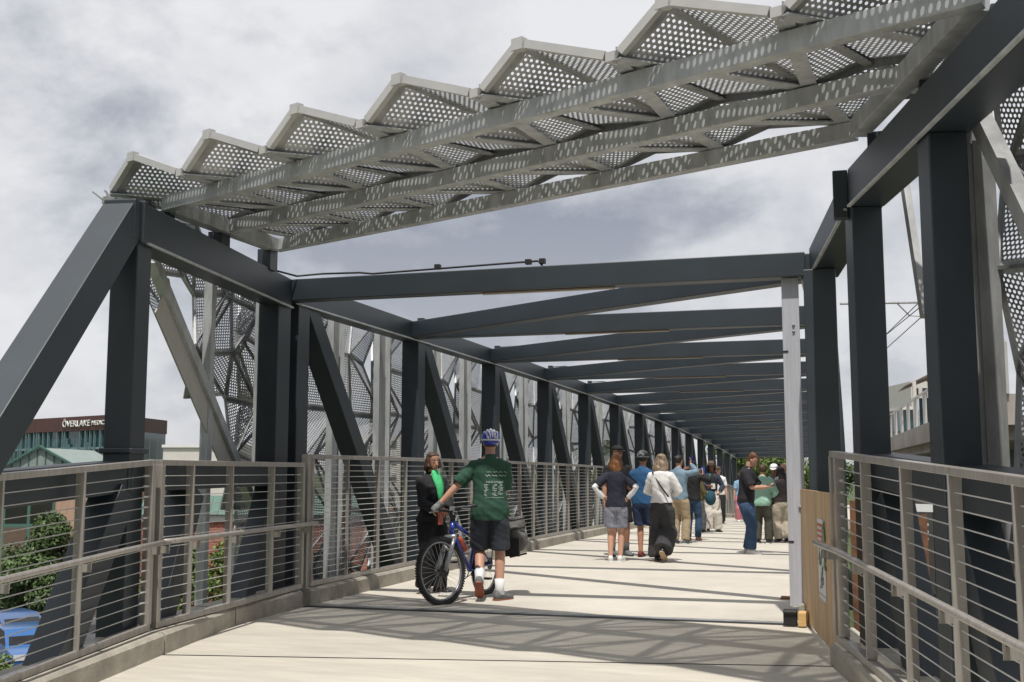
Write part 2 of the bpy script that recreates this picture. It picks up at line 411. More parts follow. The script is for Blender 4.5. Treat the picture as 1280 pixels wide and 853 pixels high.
    # hair
    if hair:
        hm=hair['m']; mb=MB(); k=hair.get('style','short')
        rg=[]
        for z_,a,f,b in HEADR:
            if z_<(.055 if k!='bald' else 1) or (hat and z_>.15): continue
            front=-.012 if z_<.15 else (f+.012 if z_>.17 else f*.75)
            rg.append([HT(p) for p in ering((0,-.004,z_+(.008 if z_>.18 else 0)),a+.011,front if front>0 else .0,b+.016,16,None,2.1)])
        if k!='bald' and rg: mb.rings(rg)
        if k=='long':
            L_=hair.get('len',.28); w=hair.get('w',.085)
            rg=[]
            for f,ww,dd in ((0,.8,.055),(.25,1.0,.06),(.55,1.08,.055),(.85,.95,.045),(1,.55,.025)):
                c=HT((0,-.055,.16-.05*f)); c=V((c.x,c.y,c.z))+V((0,-.03*f,-(L_)*f))*s
                rg.append([c+V((math.cos(q*math.pi/5)*w*ww*s,math.sin(q*math.pi/5)*dd*s,0)) for q in range(10)])
            mb.rings(rg)
            for sg in (-1,1):
                a=HT((sg*.06,.0,.15)); mb.path([a,a+V((sg*.025,.01,-.12))*s,a+V((sg*.03,.005,-.8*L_))*s],[.035*s,.034*s,.018*s],8)
        if k=='bun': mb.sphere(HT((0,-.11,.17)),.045*s)
        if mb.v: parts['hair']=remesh(mb,'hair',hm,t,max(.008,vox*.8),2,hair.get('disp',.009))
    if hat:
        k=hat['style']; mb=MB()
        if k in('cap','hat'):
            inf=.018
            rg=[[HT(p) for p in ering((0,-.004,z_),a+inf,f+inf,b+inf,18,None,2.1)] for z_,a,f,b in HEADR if z_>=.14]
            if k=='hat': rg=[[HT(p) for p in ering((0,-.004,z_),a,f,b,18,None,2.1)] for z_,a,f,b in ((.14,.092,.10,.115),(.19,.085,.092,.108),(.235,.075,.08,.095),(.25,.06,.065,.08))]
            mb.rings(rg); o=mb.build(k if k=='cap' else 'sun_hat',hat['m'],t,smooth=True,local=True)
            mb=MB()
            if k=='cap':
                P=[]; 
                for i in range(9):
                    a=math.pi*i/8; P.append((math.cos(a)*.072,.07+math.sin(a)*.10,.145-.012*math.sin(a)))
                mb.prism([HT(p) for p in P],HR@V((0,0,.006))); 
            else:
                rg=[[HT(p) for p in ering((0,-.004,z_),a,f,b,20,None,2.1)] for z_,a,f,b in ((.142,.09,.1,.112),(.138,.155,.17,.18),(.146,.155,.17,.18),(.152,.09,.1,.112))]; mb.rings(rg)
            mb.build('brim',hat.get('m2',hat['m']),o,smooth=False,local=True)
        if k=='helmet':
            rg=[[HT(p) for p in ering((0,-.008,z_),a,f,b,20,None,2.2)] for z_,a,f,b in ((.085,.078,.03,.116),(.115,.088,.085,.124),(.145,.099,.118,.134),(.185,.097,.113,.128),(.216,.081,.095,.106),(.236,.052,.062,.068),(.243,.01,.012,.014))]
            mb.rings(rg); o=mb.build('helmet',hat['m'],t,smooth=True,local=True)
            mb=MB()
            for i in range(-2,3):
                pts=[]
                for j in range(9):
                    a=math.pi*(.06+.88*j/8); c=math.cos(a); 
                    pts.append(HT((i*.034*(1-.35*abs(c)),c*(.122 if c>0 else .13)-.008,.145+math.sin(a)*.105-.010*abs(i)**1.6)))
                mb.path(pts,[.008*s]+[.0135*s]*7+[.008*s],8)
            mb.path([HT(p) for p in ering((0,-.008,.140),.098,.114,.130,22,None,2.2)],.010*s,6,closed=True)
            mb.build('helmet_ribs',hat.get('m2',hat['m']),o,smooth=True,local=True)
            mb=MB()
            for sg in (-1,1): mb.path([HT((sg*.088,.02,.14)),HT((sg*.078,.02,.07)),HT((sg*.03,.04,.0))],.004*s,5)
            mb.build('chin_strap',M['black'],o,local=True)
    if face_parts:
        mb=MB(); 
        for sg in (-1,1): mb.sphere(HT((sg*.030,.071,.111)),.0098*s,10,8,sc=(1.25,1,.75))
        o=mb.build('eyes',M['eye'],bo,smooth=True,local=True)
        mb=MB()
        for sg in (-1,1): mb.sphere(HT((sg*.030,.0775,.111)),.0058*s,8,6)
        mb.build('irises',M['iris'],bo,smooth=True,local=True)
        mb=MB()
        for sg in (-1,1): mb.path([HT((sg*.046,.068,.128)),HT((sg*.032,.078,.134)),HT((sg*.016,.080,.130))],.0042*s,6)
        mb.build('eyebrows',(hair or {'m':M['iris']})['m'],bo,local=True)
        mb=MB(); mb.path([HT((-.025,.070,.040)),HT((-.01,.081,.041)),HT((0,.083,.040)),HT((.01,.081,.041)),HT((.025,.070,.040))],[.002*s,.0055*s,.006*s,.0055*s,.002*s],6); mb.build('lips',M['lip'],bo,smooth=True,local=True)
    t_info=dict(t=t,Tm=Tm,HT=HT,hands=hands,parts=parts,s=s,legs=jl); return t_info
def drop_in(mb,name,m,pi,smooth=True): return mb.build(name,m,pi['t'],smooth=smooth,local=True)
def loc2w(pi,p):
    t=pi['t']; return V(t.location)+Matrix.Rotation(t.rotation_euler.z,3,'Z')@V(p)
def w2loc(t,p): return Matrix.Rotation(-t.rotation_euler.z,3,'Z')@(V(p)-V(t.location))
C_=cloth
black=C_('black_cloth',(.012,.012,.014)); navy=C_('navy_cloth',(.014,.017,.03)); white=C_('white_cloth',(.72,.72,.73),.05)
shoeB=mat('black_leather',(.012,.012,.012),.35,0,.1,10); shoeW=mat('white_canvas',(.68,.68,.67),.7,0,.05,10); shoeG=mat('grey_mesh',(.13,.14,.145),.8,0,.2,40)
orange=mat('orange_rubber',(.24,.075,.042),.7,0,.1,10)
hbrown=hairm('hair_brown',(.055,.028,.014)); hdark=hairm('hair_dark',(.014,.010,.008)); haub=hairm('hair_auburn',(.16,.065,.022)); hgrey=hairm('hair_greyblond',(.24,.18,.125)); hred=hairm('hair_redbrown',(.12,.045,.02)); hgr=hairm('hair_grey',(.25,.24,.22))
# ---- bicycle --------------------------------------------------------------
def bicycle(x,y,rz,steer):
    z=dz(y); t=thing('bicycle','blue mountain bicycle with black tyres and grey suspension fork held by the man in green','bicycle',(x,y,z),rz)
    # local: front toward +Y
    r=.345; fr=V((0,.54,r)); re=V((0,-.54,r)); bb=V((0,-.12,.30)); st_top=V((0,-.27,.74)); hd_t=V((0,.30,.86)); hd_b=V((0,.345,.72))
    blue=mat('blue_frame_paint',(.02,.05,.32),.3,0,.1,3,coat=.6); dark=mat('dark_alloy',(.03,.03,.033),.4,.4,.1,8); silver=mat('silver_fork',(.32,.33,.35),.35,.6,.1,8)
    ax=V((0,-.30,.95)).normalized()
    SR=Matrix.Rotation(steer,3,ax); pv=hd_b
    S=lambda p: pv+SR@(V(p)-pv)
    def wheel(c,f,nm='wheel'):
        mb=MB(); P=[f(c+V((0,math.cos(a)*.332,math.sin(a)*.332))) for a in [2*math.pi*i/40 for i in range(40)]]
        mb.path(P,.026,8,closed=True); w=mb.build(nm,M['black'],t,smooth=True,local=True)
        mb=MB(); 
        for i in range(80):
            a=2*math.pi*i/80
            for xx in (-.017,.017): mb.box(f(c+V((xx,math.cos(a)*.352,math.sin(a)*.352))),(.014,.016,.016),a)
        mb.build('tread',M['black'],w,local=True)
        mb=MB(); P=[f(c+V((0,math.cos(a)*.300,math.sin(a)*.300))) for a in [2*math.pi*i/36 for i in range(36)]]; mb.path(P,.012,6,closed=True); mb.build('rim',silver,w,smooth=True,local=True)
        mb=MB()
        for i in range(28):
            a=2*math.pi*i/28; b=a+.25*(1 if i%2 else -1); mb.tube(f(c+V((.025*(1 if i%4<2 else -1),math.cos(b)*.02,math.sin(b)*.02))),f(c+V((0,math.cos(a)*.30,math.sin(a)*.30))),.0014,4)
        mb.build('spokes',M['cable'],w,local=True)
        mb=MB(); mb.tube(f(c+V((-.05,0,0))),f(c+V((.05,0,0))),.02,12); mb.tube(f(c+V((-.052,0,0))),f(c+V((-.046,0,0))),.07,20); mb.build('hub',dark,w,local=True)
        return w
    wheel(fr,S); wheel(re,lambda p:p)
    mb=MB(); 
    for a,b,rr in ((hd_t,hd_b,.027),(hd_b+V((0,-.01,.02)),bb,.026),(hd_t-V((0,.01,.03)),st_top-V((0,-.02,.12)),.022),(bb,st_top,.018)): mb.tube(a,b,rr,12)
    for sg in (-1,1):
        mb.tube(bb+V((sg*.03,0,0)),re+V((sg*.06,0,0)),.011,8); mb.tube(st_top-V((0,-.02,.12))+V((sg*.02,0,0)),re+V((sg*.06,0,0)),.010,8)
    mb.build('frame',blue,t,smooth=True,local=True)
    mb=MB(); ct=hd_b+V((0,.012,-.035))
    for sg in (-1,1):
        mb.tube(S(ct+V((sg*.06,0,0))),S(lerp(ct,fr,.5)+V((sg*.06,0,0))),.021,10); mb.tube(S(lerp(ct,fr,.45)+V((sg*.06,0,0))),S(fr+V((sg*.06,0,0))),.026,10)
    mb.tube(S(ct+V((-.075,0,0))),S(ct+V((.075,0,0))),.03,10); mb.path([S(lerp(ct,fr,.42)+V((-.06,.02,0))),S(lerp(ct,fr,.3)+V((0,.06,.03))),S(lerp(ct,fr,.42)+V((.06,.02,0)))],.013,8)
    mb.build('fork',silver,t,smooth=True,local=True)
    mb=MB(); hb=S(hd_t+V((0,.05,.10))); L1=S(hd_t+V((-.33,-.02,.135))); R1=S(hd_t+V((.33,-.02,.135)))
    mb.path([L1,S(hd_t+V((-.13,.04,.12))),hb,S(hd_t+V((.13,.04,.12))),R1],.0155,10); mb.tube(S(hd_t),hb,.02,10); mb.tube(S(hd_t),S(hd_t+V((0,-.012,.08))),.022,10)
    hbo=mb.build('handlebar',dark,t,smooth=True,local=True)
    for p,q in ((L1,lerp(L1,R1,.18)),(R1,lerp(R1,L1,.18))):
        mb=MB(); mb.tube(p,q,.02,10); mb.build('grip',M['black'],hbo,smooth=True,local=True)
        mb=MB(); m_=lerp(p,q,1.3); mb.path([m_,m_+SR@V((0,.06,-.02)),lerp(p,q,.2)+SR@V((0,.07,-.03))],.007,6); mb.build('brake_lever',silver,hbo,local=True)
    mb=MB(); 
    for sg in (-1,1): mb.path([hb+V((sg*.12,0,0)),hb+V((sg*.08,.08,.03)),S(hd_t+V((sg*.02,.08,-.05))),hd_b+V((sg*.03,-.03,0))],.0035,5)
    mb.build('brake_cables',M['black'],hbo,local=True)
    mb=MB(); mb.box(hb+V((-.05,.02,.03)),(.06,.04,.045)); mb.build('bar_lamp',M['galvd'],hbo,local=True)
    mb=MB(); mb.tube(st_top-V((0,-.03,.1)),st_top+V((0,-.02,.1)),.014,10); mb.build('seat_post',dark,t,local=True)
    mb=MB(); c=st_top+V((0,-.03,.12)); mb.rings([[c+V((math.cos(q*math.pi/5)*w,yy,math.sin(q*math.pi/5)*.022+zz)) for q in range(10)] for yy,w,zz in ((.16,.015,0),(.08,.022,.006),(-.02,.045,.008),(-.10,.072,.016),(-.13,.05,.016))]); mb.build('saddle',M['black'],t,smooth=True,local=True)
    mb=MB(); mb.path([bb+V((.06,math.cos(a)*.09,math.sin(a)*.09)) for a in [2*math.pi*i/24 for i in range(24)]],.006,5,closed=True)
    for sg,a in ((1,.6),(-1,.6+math.pi)):
        e=bb+V((sg*.08,math.cos(a)*.17,math.sin(a)*.17)); mb.tube(bb+V((sg*.07,0,0)),e,.012,8); mb.box(e+V((sg*.06,0,0)),(.1,.08,.02))
    mb.path([bb+V((.06,.0,.09)),re+V((.05,0,.04))],.005,5); mb.path([bb+V((.06,.0,-.09)),re+V((.05,0,-.04))],.005,5)
    mb.build('crankset',dark,t,local=True)
    mb=MB(); rk=re+V((0,-.05,.40))
    for sg in (-1,1): mb.tube(re+V((sg*.07,0,0)),rk+V((sg*.07,.0,0)),.006,6); mb.tube(rk+V((sg*.06,-.18,0)),rk+V((sg*.06,.22,0)),.006,6)
    mb.build('rear_rack',dark,t,local=True)
    return t,S,L1,R1,hb,rk,bb,hd_b
bx,by,brz=-4.05,11.80,R(-187)
bk,BS,BL1,BR1,Bhb,Brk,Bbb,Bhdb=bicycle(bx,by,brz,R(-18))
def bw_(p): return V(bk.location)+Matrix.Rotation(brz,3,'Z')@V(p)
# red bottle in the frame
mb=MB(); a=bw_(lerp(Bbb,Bhdb,.42)+V((0,-.055,.06))); b=bw_(lerp(Bbb,Bhdb,.78)+V((0,-.055,.06))); mb.path([a,lerp(a,b,.7),lerp(a,b,.8),b],[.036,.036,.03,.018],12); bo_=mb.build('water_bottle',M['red'],smooth=True)
tag(bo_,'red water bottle in the cage of the blue bicycle','bottle'); mb=MB(); mb.path([b,b+(b-a)*.12],[.016,.012],10); mb.build('cap',M['black'],bo_)
# pannier / backpack on the far side of the rear rack
pk=V((-3.66,12.40,.66))
mb=MB(); 
for dx,dy_,dz_,r in ((0,0,0,.15),(.03,.05,.11,.11),(-.02,-.06,-.11,.12),(.05,0,-.05,.13),(-.04,.04,.05,.13)): mb.sphere(pk+V((dx,dy_,dz_)),r,14,10,sc=(.75,1,1))
o=bpy.data.objects.new('x',None)
pt=thing('backpack','bulging grey and black backpack hung on the rear rack of the bicycle','backpack',pk); 
mb2=MB(); mb2.v=[p-pk for p in mb.v]; mb2.f=mb.f; mb2.m=mb.m
remesh(mb2,'bag_body',C_('bag_grey',(.11,.105,.10),.4,6),pt,.012,3,.012)
mb=MB()
for k in range(5): mb.path([pk+V((-.12,-.05+.03*k,.22-.1*k)),pk+V((.0,-.18,.17-.1*k)),pk+V((.13,-.06+.02*k,.2-.1*k))],.012,6)
mb.box(pk+V((.03,-.19,-.12)),(.16,.05,.2)); mb.build('straps',M['black'],pt)
# ---- man in green ---------------------------------------------------------
green=C_('green_cotton',(.020,.070,.042),.12,8,.35,6); shorts=C_('slate_shorts',(.03,.037,.05),.1,9)
mx_,my_,mf=-3.77,11.80,104
grip=bw_(lerp(BR1,BL1,.1))
tmp=thing('tmp','x','x',(mx_,my_,0),R(mf-90)); gl=w2loc(tmp,grip); bpy.data.objects.remove(tmp)
hm_blue=mat('helmet_blue',(.02,.04,.42),.25,0,.05,5,coat=.6); hm_sil=mat('helmet_silver',(.65,.65,.67),.3,.2,.1,9,coat=.5)
man=person('man in green t-shirt, dark shorts and blue helmet holding the bicycle, back turned',mx_,my_,mf,1.82,'fair',lean=3,
  legs={'r':(.11,-.02,0,38),'l':(-.10,-.16,.13,0)},arms={'l':{'hand':tuple(gl+V((.03,-.03,.05))),'abs':1,'pole':(-.3,-.6,-.9),'dir':tuple((gl-V((-.2,0,1.4))).normalized()),'palm':(0,0,-1),'curl':.9},'r':{'hand':(.09,.32,1.10),'pole':(.12,-.8,-.6),'palm':(-1,0,0)}},
  top={'m':green,'sleeve':.44,'hem':.86,'inf':.022,'sinf':.018,'name':'t_shirt','disp':.011,'flare':1.1},bottom={'m':shorts,'len':.46,'inf':.03,'name':'shorts'},
  shoes={'m':shoeG,'sole':orange,'sock':white,'sockh':.32},hair={'m':hbrown,'style':'short'},hat={'style':'helmet','m':hm_blue,'m2':hm_sil},head=(14,2),vox=.0075,build=.98)
# glove on the left hand
sh,el,wr,hd,pn_,sx=man['hands']['l']; mb=MB(); mb.path([wr-hd*.03,wr+hd*.0,wr+hd*.05,wr+hd*.1],[.036,.035,.045,.042],12); o=remesh(mb,'glove',C_('grey_glove',(.2,.2,.2),.5,30),man['t'],.007,2)
# print on the back of the shirt
bv=BVHTree.FromPolygons([v.co.copy() for v in man['parts']['top'].data.vertices],[tuple(p.vertices) for p in man['parts']['top'].data.polygons])
def on_back(x,z):
    h=bv.ray_cast(V((x,-1,z)),V((0,1,0)));  return (h[0]-V((0,.004,0))) if h[0] else None
mb=MB(); rnd=random.Random(9)
def stroke(pts,r=.0022):
    q=[on_back(*p) for p in pts]; 
    if all(q): mb.path(q,r,5)
cx0=.065; 
for z0,amp,w,rr_ in ((1.378,.006,.20,.0016),(1.338,.015,.21,.0026)):
    x=cx0-w/2; ph=0
    while x<cx0+w/2:
        pts=[]; n=rnd.randint(8,18); a0=rnd.uniform(.5,1.1)
        for i in range(n): ph+=rnd.uniform(.5,1.1); pts.append((x+i*.0042+.004*math.sin(ph*2),z0+amp*a0*math.sin(ph)*(1.5 if rnd.random()<.12 else 1)))
        stroke(pts,rr_); x+=n*.0042+.010
mb.build('back_print',mat('pale_print',(.50,.58,.52),.8),man['parts']['top'],local=True); mb=MB()
for z0 in (1.275,1.262,1.10):
    x=cx0-.10
    while x<cx0+.09: w=rnd.uniform(.015,.03); stroke([(x,z0),(x+w,z0+.002)],.002); x+=w+.006
for bx_,bz_ in ((-.035,1.215),(.06,1.21),(.125,1.23),(-.035,1.15),(.06,1.15),(.12,1.165)):
    for k in range(5): stroke([(bx_+rnd.uniform(-.03,.0),bz_+.014*(k-2)),(bx_+rnd.uniform(.0,.03),bz_+.014*(k-2)+rnd.uniform(-.006,.006))],.0026)
mb.build('back_print',mat('pale_print',(.50,.58,.52),.8),man['parts']['top'],local=True)
# ---- woman with green scarf -----------------------------------------------
gscarf=C_('bright_green_scarf',(.07,.52,.20),.15,20); blz=C_('charcoal_blazer',(.014,.015,.018))
wm=person('woman in black blazer and bright green scarf by the left railing facing the cyclist',-4.62,12.25,-32,1.60,'tan',female=True,
  legs={'l':(-.09,.03,0,14),'r':(.09,-.03,0,20)},arms={'l':{'hand':(-.03,.27,1.02),'pole':(-1,-.5,-.3),'palm':(.3,-1,0),'curl':.8,'dir':(.9,.3,0)},'r':{'hand':(.05,.25,1.0),'pole':(1,-.5,-.3),'palm':(-.3,-1,0),'curl':.8,'dir':(-.9,.3,0)}},
  top={'m':blz,'sleeve':.95,'hem':.88,'inf':.026,'sinf':.022,'disp':.009,'name':'blazer','inner':gscarf,'inner_name':'scarf','inner_prof':((1.08,.012,.172),(1.2,.04,.182),(1.3,.06,.182),(1.38,.075,.15),(1.44,.082,.115),(1.49,.072,.085),(1.53,.055,.075))},
  bottom={'m':black,'inf':.03,'flare':1.3},shoes={'m':shoeB,'sole':M['white']},hair={'m':hbrown,'style':'long','len':.13,'w':.088},head=(-8,0),vox=.0075,face_parts=True,build=1.05)
mb=MB(); Tm=wm['Tm']; mb.path([Tm(-.05,.10,1.46),Tm(-.01,.175,1.25),Tm(0,.17,1.1)],.004,5); mb.path([Tm(.05,.10,1.46),Tm(.01,.175,1.25),Tm(0,.17,1.1)],.004,5); drop_in(mb,'lanyard',M['black'],wm)
ph=loc2w(wm,(0.10,.30,.86)); mb=MB(); mb.box(ph,(.03,.09,.14)); mb.tube(ph+V((0,0,.07)),ph+V((0,0,.13)),.008); o=mb.build('pouch',[M['red']],bevel=.012); tag(o,'small red pouch hanging from the hand of the woman in the black blazer','pouch')
# ---- crowd ----------------------------------------------------------------
GR='people standing on the covered walkway'
def hips(sg): return {'hand':(sg*.19,-.02,1.02),'pole':(sg*1,-.55,.0),'curl':.4,'dir':(-sg*.4,.8,-.3),'palm':(-sg,0,0)}
p=person('woman with auburn hair, navy tee, white arm sleeves and grey shorts, hands on hips',-3.48,17.35,97,1.66,'fair',True,
  legs={'l':(-.09,-.02,0,5),'r':(.06,.0,0,12)},arms={'l':hips(-1),'r':hips(1)},top={'m':navy,'sleeve':.40,'hem':.90,'undersleeve':white,'sinf':.018},bottom={'m':C_('heather_shorts',(.22,.23,.28),.35,30),'len':.42,'inf':.028,'name':'shorts'},shoes={'m':shoeW},hair={'m':haub,'style':'long','len':.20,'w':.095,'disp':.013},head=(5,0),group=GR)
p=person('man in black cap and dark clothes facing forward, half hidden behind the auburn haired woman',-3.70,18.6,-60,1.82,'tan',legs={'l':(-.14,0,0,10),'r':(.12,.05,0,15)},
  top={'m':black,'sleeve':.42},bottom={'m':black,'len':.46,'inf':.03,'name':'shorts'},shoes={'m':shoeG,'sole':M['black'],'sock':C_('grey_sock',(.1,.1,.1))},hair={'m':hdark},hat={'style':'cap','m':black},face_parts=True,head=(20,0),group=GR)
blu=C_('blue_jersey',(.018,.085,.20)); 
p=person('man in blue jersey, navy shorts and dark cycling helmet with white stripes, back turned',-3.25,18.45,80,1.71,'tan',legs={'l':(-.05,0,0,5),'r':(.14,.05,0,8)},arms={'l':{'hand':(-.14,.28,1.05),'pole':(-1,-.6,-.3)},'r':{'hand':(.12,.3,1.08),'pole':(1,-.6,-.3)}},
  top={'m':blu,'sleeve':.36,'hem':.9},bottom={'m':C_('navy_shorts',(.02,.035,.085)),'len':.45,'inf':.024,'name':'shorts'},shoes={'m':mat('maroon_shoe',(.16,.02,.02),.6),'sole':M['black']},hair={'m':hdark},hat={'style':'helmet','m':M['black'],'m2':mat('helmet_white_stripe',(.12,.13,.14),.35)},group=GR)
wj=C_('white_jacket',(.70,.69,.68),.05)
p=person('woman with long wavy grey blond hair, white jacket and wide dark grey trousers, walking away',-2.80,17.55,82,1.66,'fair',True,legs={'l':(-.09,.04,0,0),'r':(.09,-.24,.12,0)},arms={'l':{'hand':(-.10,.26,1.08),'pole':(-1,-.6,-.4)},'r':{'hand':(.12,.26,1.1),'pole':(1,-.7,-.4)}},
  top={'m':wj,'sleeve':.95,'hem':.98,'inf':.03,'sinf':.03,'disp':.008,'name':'jacket'},bottom={'m':C_('charcoal_trousers',(.035,.035,.038)),'inf':.045,'flare':1.9,'high':1},shoes={'m':shoeB,'sole':mat('tan_sole',(.35,.25,.16),.8)},hair={'m':hgrey,'style':'long','len':.32,'w':.115,'disp':.02},head=(-12,0),group=GR)
mb=MB(); Tm=p['Tm']; mb.path([Tm(-.12,-.09,1.45),Tm(.02,-.155,1.25),Tm(.16,-.13,1.05)],.012,6); drop_in(mb,'bag_strap',M['black'],p)
den=C_('denim_shirt',(.17,.25,.32)); khaki=C_('khaki_cotton',(.36,.28,.18)); jean=C_('blue_denim',(.03,.065,.13)); 
p=person('man in pale denim shirt and khaki trousers raising a blue phone, back turned',-3.20,22.2,70,1.72,'fair',legs={'l':(-.10,0,0,5),'r':(.1,.06,0,8)},arms={'r':{'hand':(.10,.34,1.58),'pole':(1,-.3,-.8),'dir':(0,.2,1),'palm':(-1,0,0)},'l':{'hand':(-.08,.34,1.45),'pole':(-1,-.3,-.8)}},
  top={'m':den,'sleeve':.95,'hem':.92,'name':'shirt','collar':1},bottom={'m':khaki,'inf':.03},shoes={'m':shoeG},hair={'m':hdark},head=(-10,0),group=GR,vox=.014)
wq=loc2w(p,tuple(V((.10,.38,1.66))*p['s'])); mb=MB(); mb.box(wq,(.075,.012,.15),R(-20)); tag(mb.build('phone',mat('blue_phone_case',(.02,.08,.45),.4),bevel=.004),'blue phone held up by the man in the pale denim shirt','phone')
p=person('person in black jacket and jeans holding up a blue phone beside the denim shirt',-3.10,23.4,75,1.64,'fair',legs={'l':(-.1,0,0,5),'r':(.1,.04,0,5)},arms={'r':{'hand':(.12,.34,1.45),'pole':(1,-.3,-.8),'dir':(0,.2,1)}},
  top={'m':black,'sleeve':.95,'inf':.025},bottom={'m':jean},shoes={'m':mat('tan_shoe',(.4,.2,.13),.6)},hair={'m':hdark},group=GR,vox=.014)
wq=loc2w(p,tuple(V((.12,.38,1.53))*p['s'])); mb=MB(); mb.box(wq,(.075,.012,.15),R(-10)); tag(mb.build('phone',mat('blue_phone_case2',(.02,.08,.45),.4),bevel=.004),'second blue phone, held lower by the person in black jacket and jeans','phone')
ol=C_('olive_jacket',(.10,.085,.03)); gp=C_('grey_trousers',(.09,.09,.095))
p=person('older person in olive jacket, grey trousers and grey cap carrying a teal round bag',-3.46,27.2,20,1.52,'tan',legs={'l':(-.1,0,0,5),'r':(.1,.08,0,5)},arms={'r':{'hand':(.16,.24,.88),'pole':(1,-.6,-.3)},'l':{'hand':(-.12,.28,1.05),'pole':(-1,-.6,-.3)}},
  top={'m':ol,'sleeve':.95,'inf':.035,'sinf':.03,'hem':.88,'name':'jacket'},bottom={'m':gp,'inf':.03},shoes={'m':mat('brown_shoe',(.07,.05,.04),.6)},hair={'m':hdark},hat={'style':'cap','m':C_('cap_grey',(.10,.10,.11))},group=GR,vox=.014,face_parts=True)
wq=loc2w(p,tuple(V((.20,.30,.95))*p['s'])); mb=MB(); mb.sphere(wq,.145,16,12,sc=(.9,1,1.2)); o=mb.build('round_bag',C_('teal_cloth',(.012,.06,.09)),smooth=True); tag(o,'round teal bag held against the olive jacket','bag'); mb=MB(); mb.path([wq+V((-.05,0,.17)),wq+V((0,0,.25)),wq+V((.05,0,.17))],.01,6); mb.build('handle',M['black'],o)
whp=C_('cream_trousers',(.62,.58,.52),.06); nj=C_('navy_jacket',(.025,.035,.06))
p=person('woman in brown sun hat, navy jacket and cream trousers with a coloured lanyard',-3.22,27.9,-70,1.70,'brown',True,legs={'l':(-.14,.0,0,12),'r':(.12,.10,0,15)},arms={'l':{'hand':(-.16,.24,1.0),'pole':(-1,-.6,-.3)},'r':{'hand':(.16,.26,1.15),'pole':(1,-.6,-.3)}},
  top={'m':nj,'sleeve':.95,'inf':.03,'sinf':.025,'hem':1.0,'name':'jacket','inner':black,'inner_name':'shirt','inner_prof':((1.0,.05,.165),(1.2,.06,.178),(1.33,.065,.17),(1.45,.05,.10))},bottom={'m':whp,'inf':.035,'flare':1.6,'high':1},shoes={'m':shoeB,'sole':M['black']},hair={'m':hdark,'style':'long','len':.2},hat={'style':'hat','m':C_('straw_brown',(.13,.09,.065))},face_parts=True,group=GR,vox=.014)
Tm=p['Tm']; mb=MB(); mb.path([Tm(.06,.10,1.44),Tm(.02,.185,1.2)],.014,6); drop_in(mb,'lanyard_green',gscarf,p); mb=MB(); mb.path([Tm(-.06,.10,1.44),Tm(-.02,.185,1.2)],.014,6); drop_in(mb,'lanyard_orange',orange,p); mb=MB(); mb.box(Tm(0,.19,1.14),(.10,.008,.13)); drop_in(mb,'badge',M['paper'],p,False)
p=person('man in white tee, black trousers and cap walking towards the camera',-3.78,34.6,-80,1.72,'fair',legs={'l':(-.1,.08,0,5),'r':(.1,-.08,0,5)},top={'m':white,'sleeve':.42,'inf':.025},bottom={'m':black,'inf':.03},shoes={'m':shoeB},hair={'m':hbrown},hat={'style':'cap','m':C_('cap_brown',(.09,.06,.05))},face_parts=True,group=GR,vox=.016)
p=person('person in faded pink trousers and pale blue top, far back behind the black polo man',-3.45,38.2,-75,1.64,'fair',True,top={'m':C_('pale_blue_top',(.25,.42,.62)),'sleeve':.42},bottom={'m':C_('pink_trousers',(.55,.20,.24)),'inf':.035,'flare':1.4},shoes={'m':shoeW},hair={'m':hdark,'style':'long'},group=GR,vox=.018)
p=person('person in black clothes far back between the white tee and the pink trousers',-3.5,41.5,90,1.70,'fair',top={'m':black,'sleeve':.95},bottom={'m':black},shoes={'m':shoeB},hair={'m':hdark},group=GR,vox=.018)
p=person('person in dark trousers and blue top standing behind the black polo man on his left',-2.75,34.0,60,1.68,'fair',top={'m':C_('sky_blue_top',(.18,.38,.62)),'sleeve':.42},bottom={'m':gp},shoes={'m':shoeB},hair={'m':hbrown},group=GR,vox=.018)
polo=person('man in black polo and blue jeans looking down at his phone near the timber board',-1.70,19.75,-8,1.72,'fair',lean=6,legs={'l':(-.11,.0,0,6),'r':(.11,.10,0,8)},arms={'r':{'hand':(.06,.36,1.15),'pole':(1,-.7,-.6),'curl':.9,'palm':(-.3,0,1),'dir':(-.3,.9,.1)},'l':{'hand':(-.03,.38,1.15),'pole':(-1,-.7,-.6),'curl':.9,'palm':(.3,0,1),'dir':(.3,.9,.1)}},
  top={'m':C_('black_polo',(.014,.013,.017)),'sleeve':.44,'inf':.022,'sinf':.018,'collar':1,'name':'polo_shirt'},bottom={'m':jean,'inf':.028,'flare':1.1,'name':'jeans'},shoes={'m':shoeW},hair={'m':hred,'disp':.018},head=(0,-32),face_parts=True,group=GR,vox=.01,build=1.06)
wq=loc2w(polo,tuple(V((.02,.45,1.18))*polo['s'])); mb=MB(); mb.box(wq,(.14,.07,.012),R(-8)); tag(mb.build('phone',M['black'],bevel=.003),'black phone in the hands of the man in the black polo','phone')
p=person('person with short brown hair in mint green jacket and dark olive trousers',-1.66,22.9,75,1.55,'fair',lean=8,legs={'l':(-.1,0,0,5),'r':(.1,.05,0,5)},arms={'r':{'hand':(.12,.3,1.05),'pole':(1,-.6,-.3)}},
  top={'m':C_('mint_jacket',(.27,.45,.35)),'sleeve':.95,'inf':.04,'sinf':.035,'hem':.86,'name':'jacket','disp':.008},bottom={'m':C_('olive_trousers',(.05,.05,.035)),'inf':.03},shoes={'m':shoeB},hair={'m':hbrown},group=GR,vox=.014)
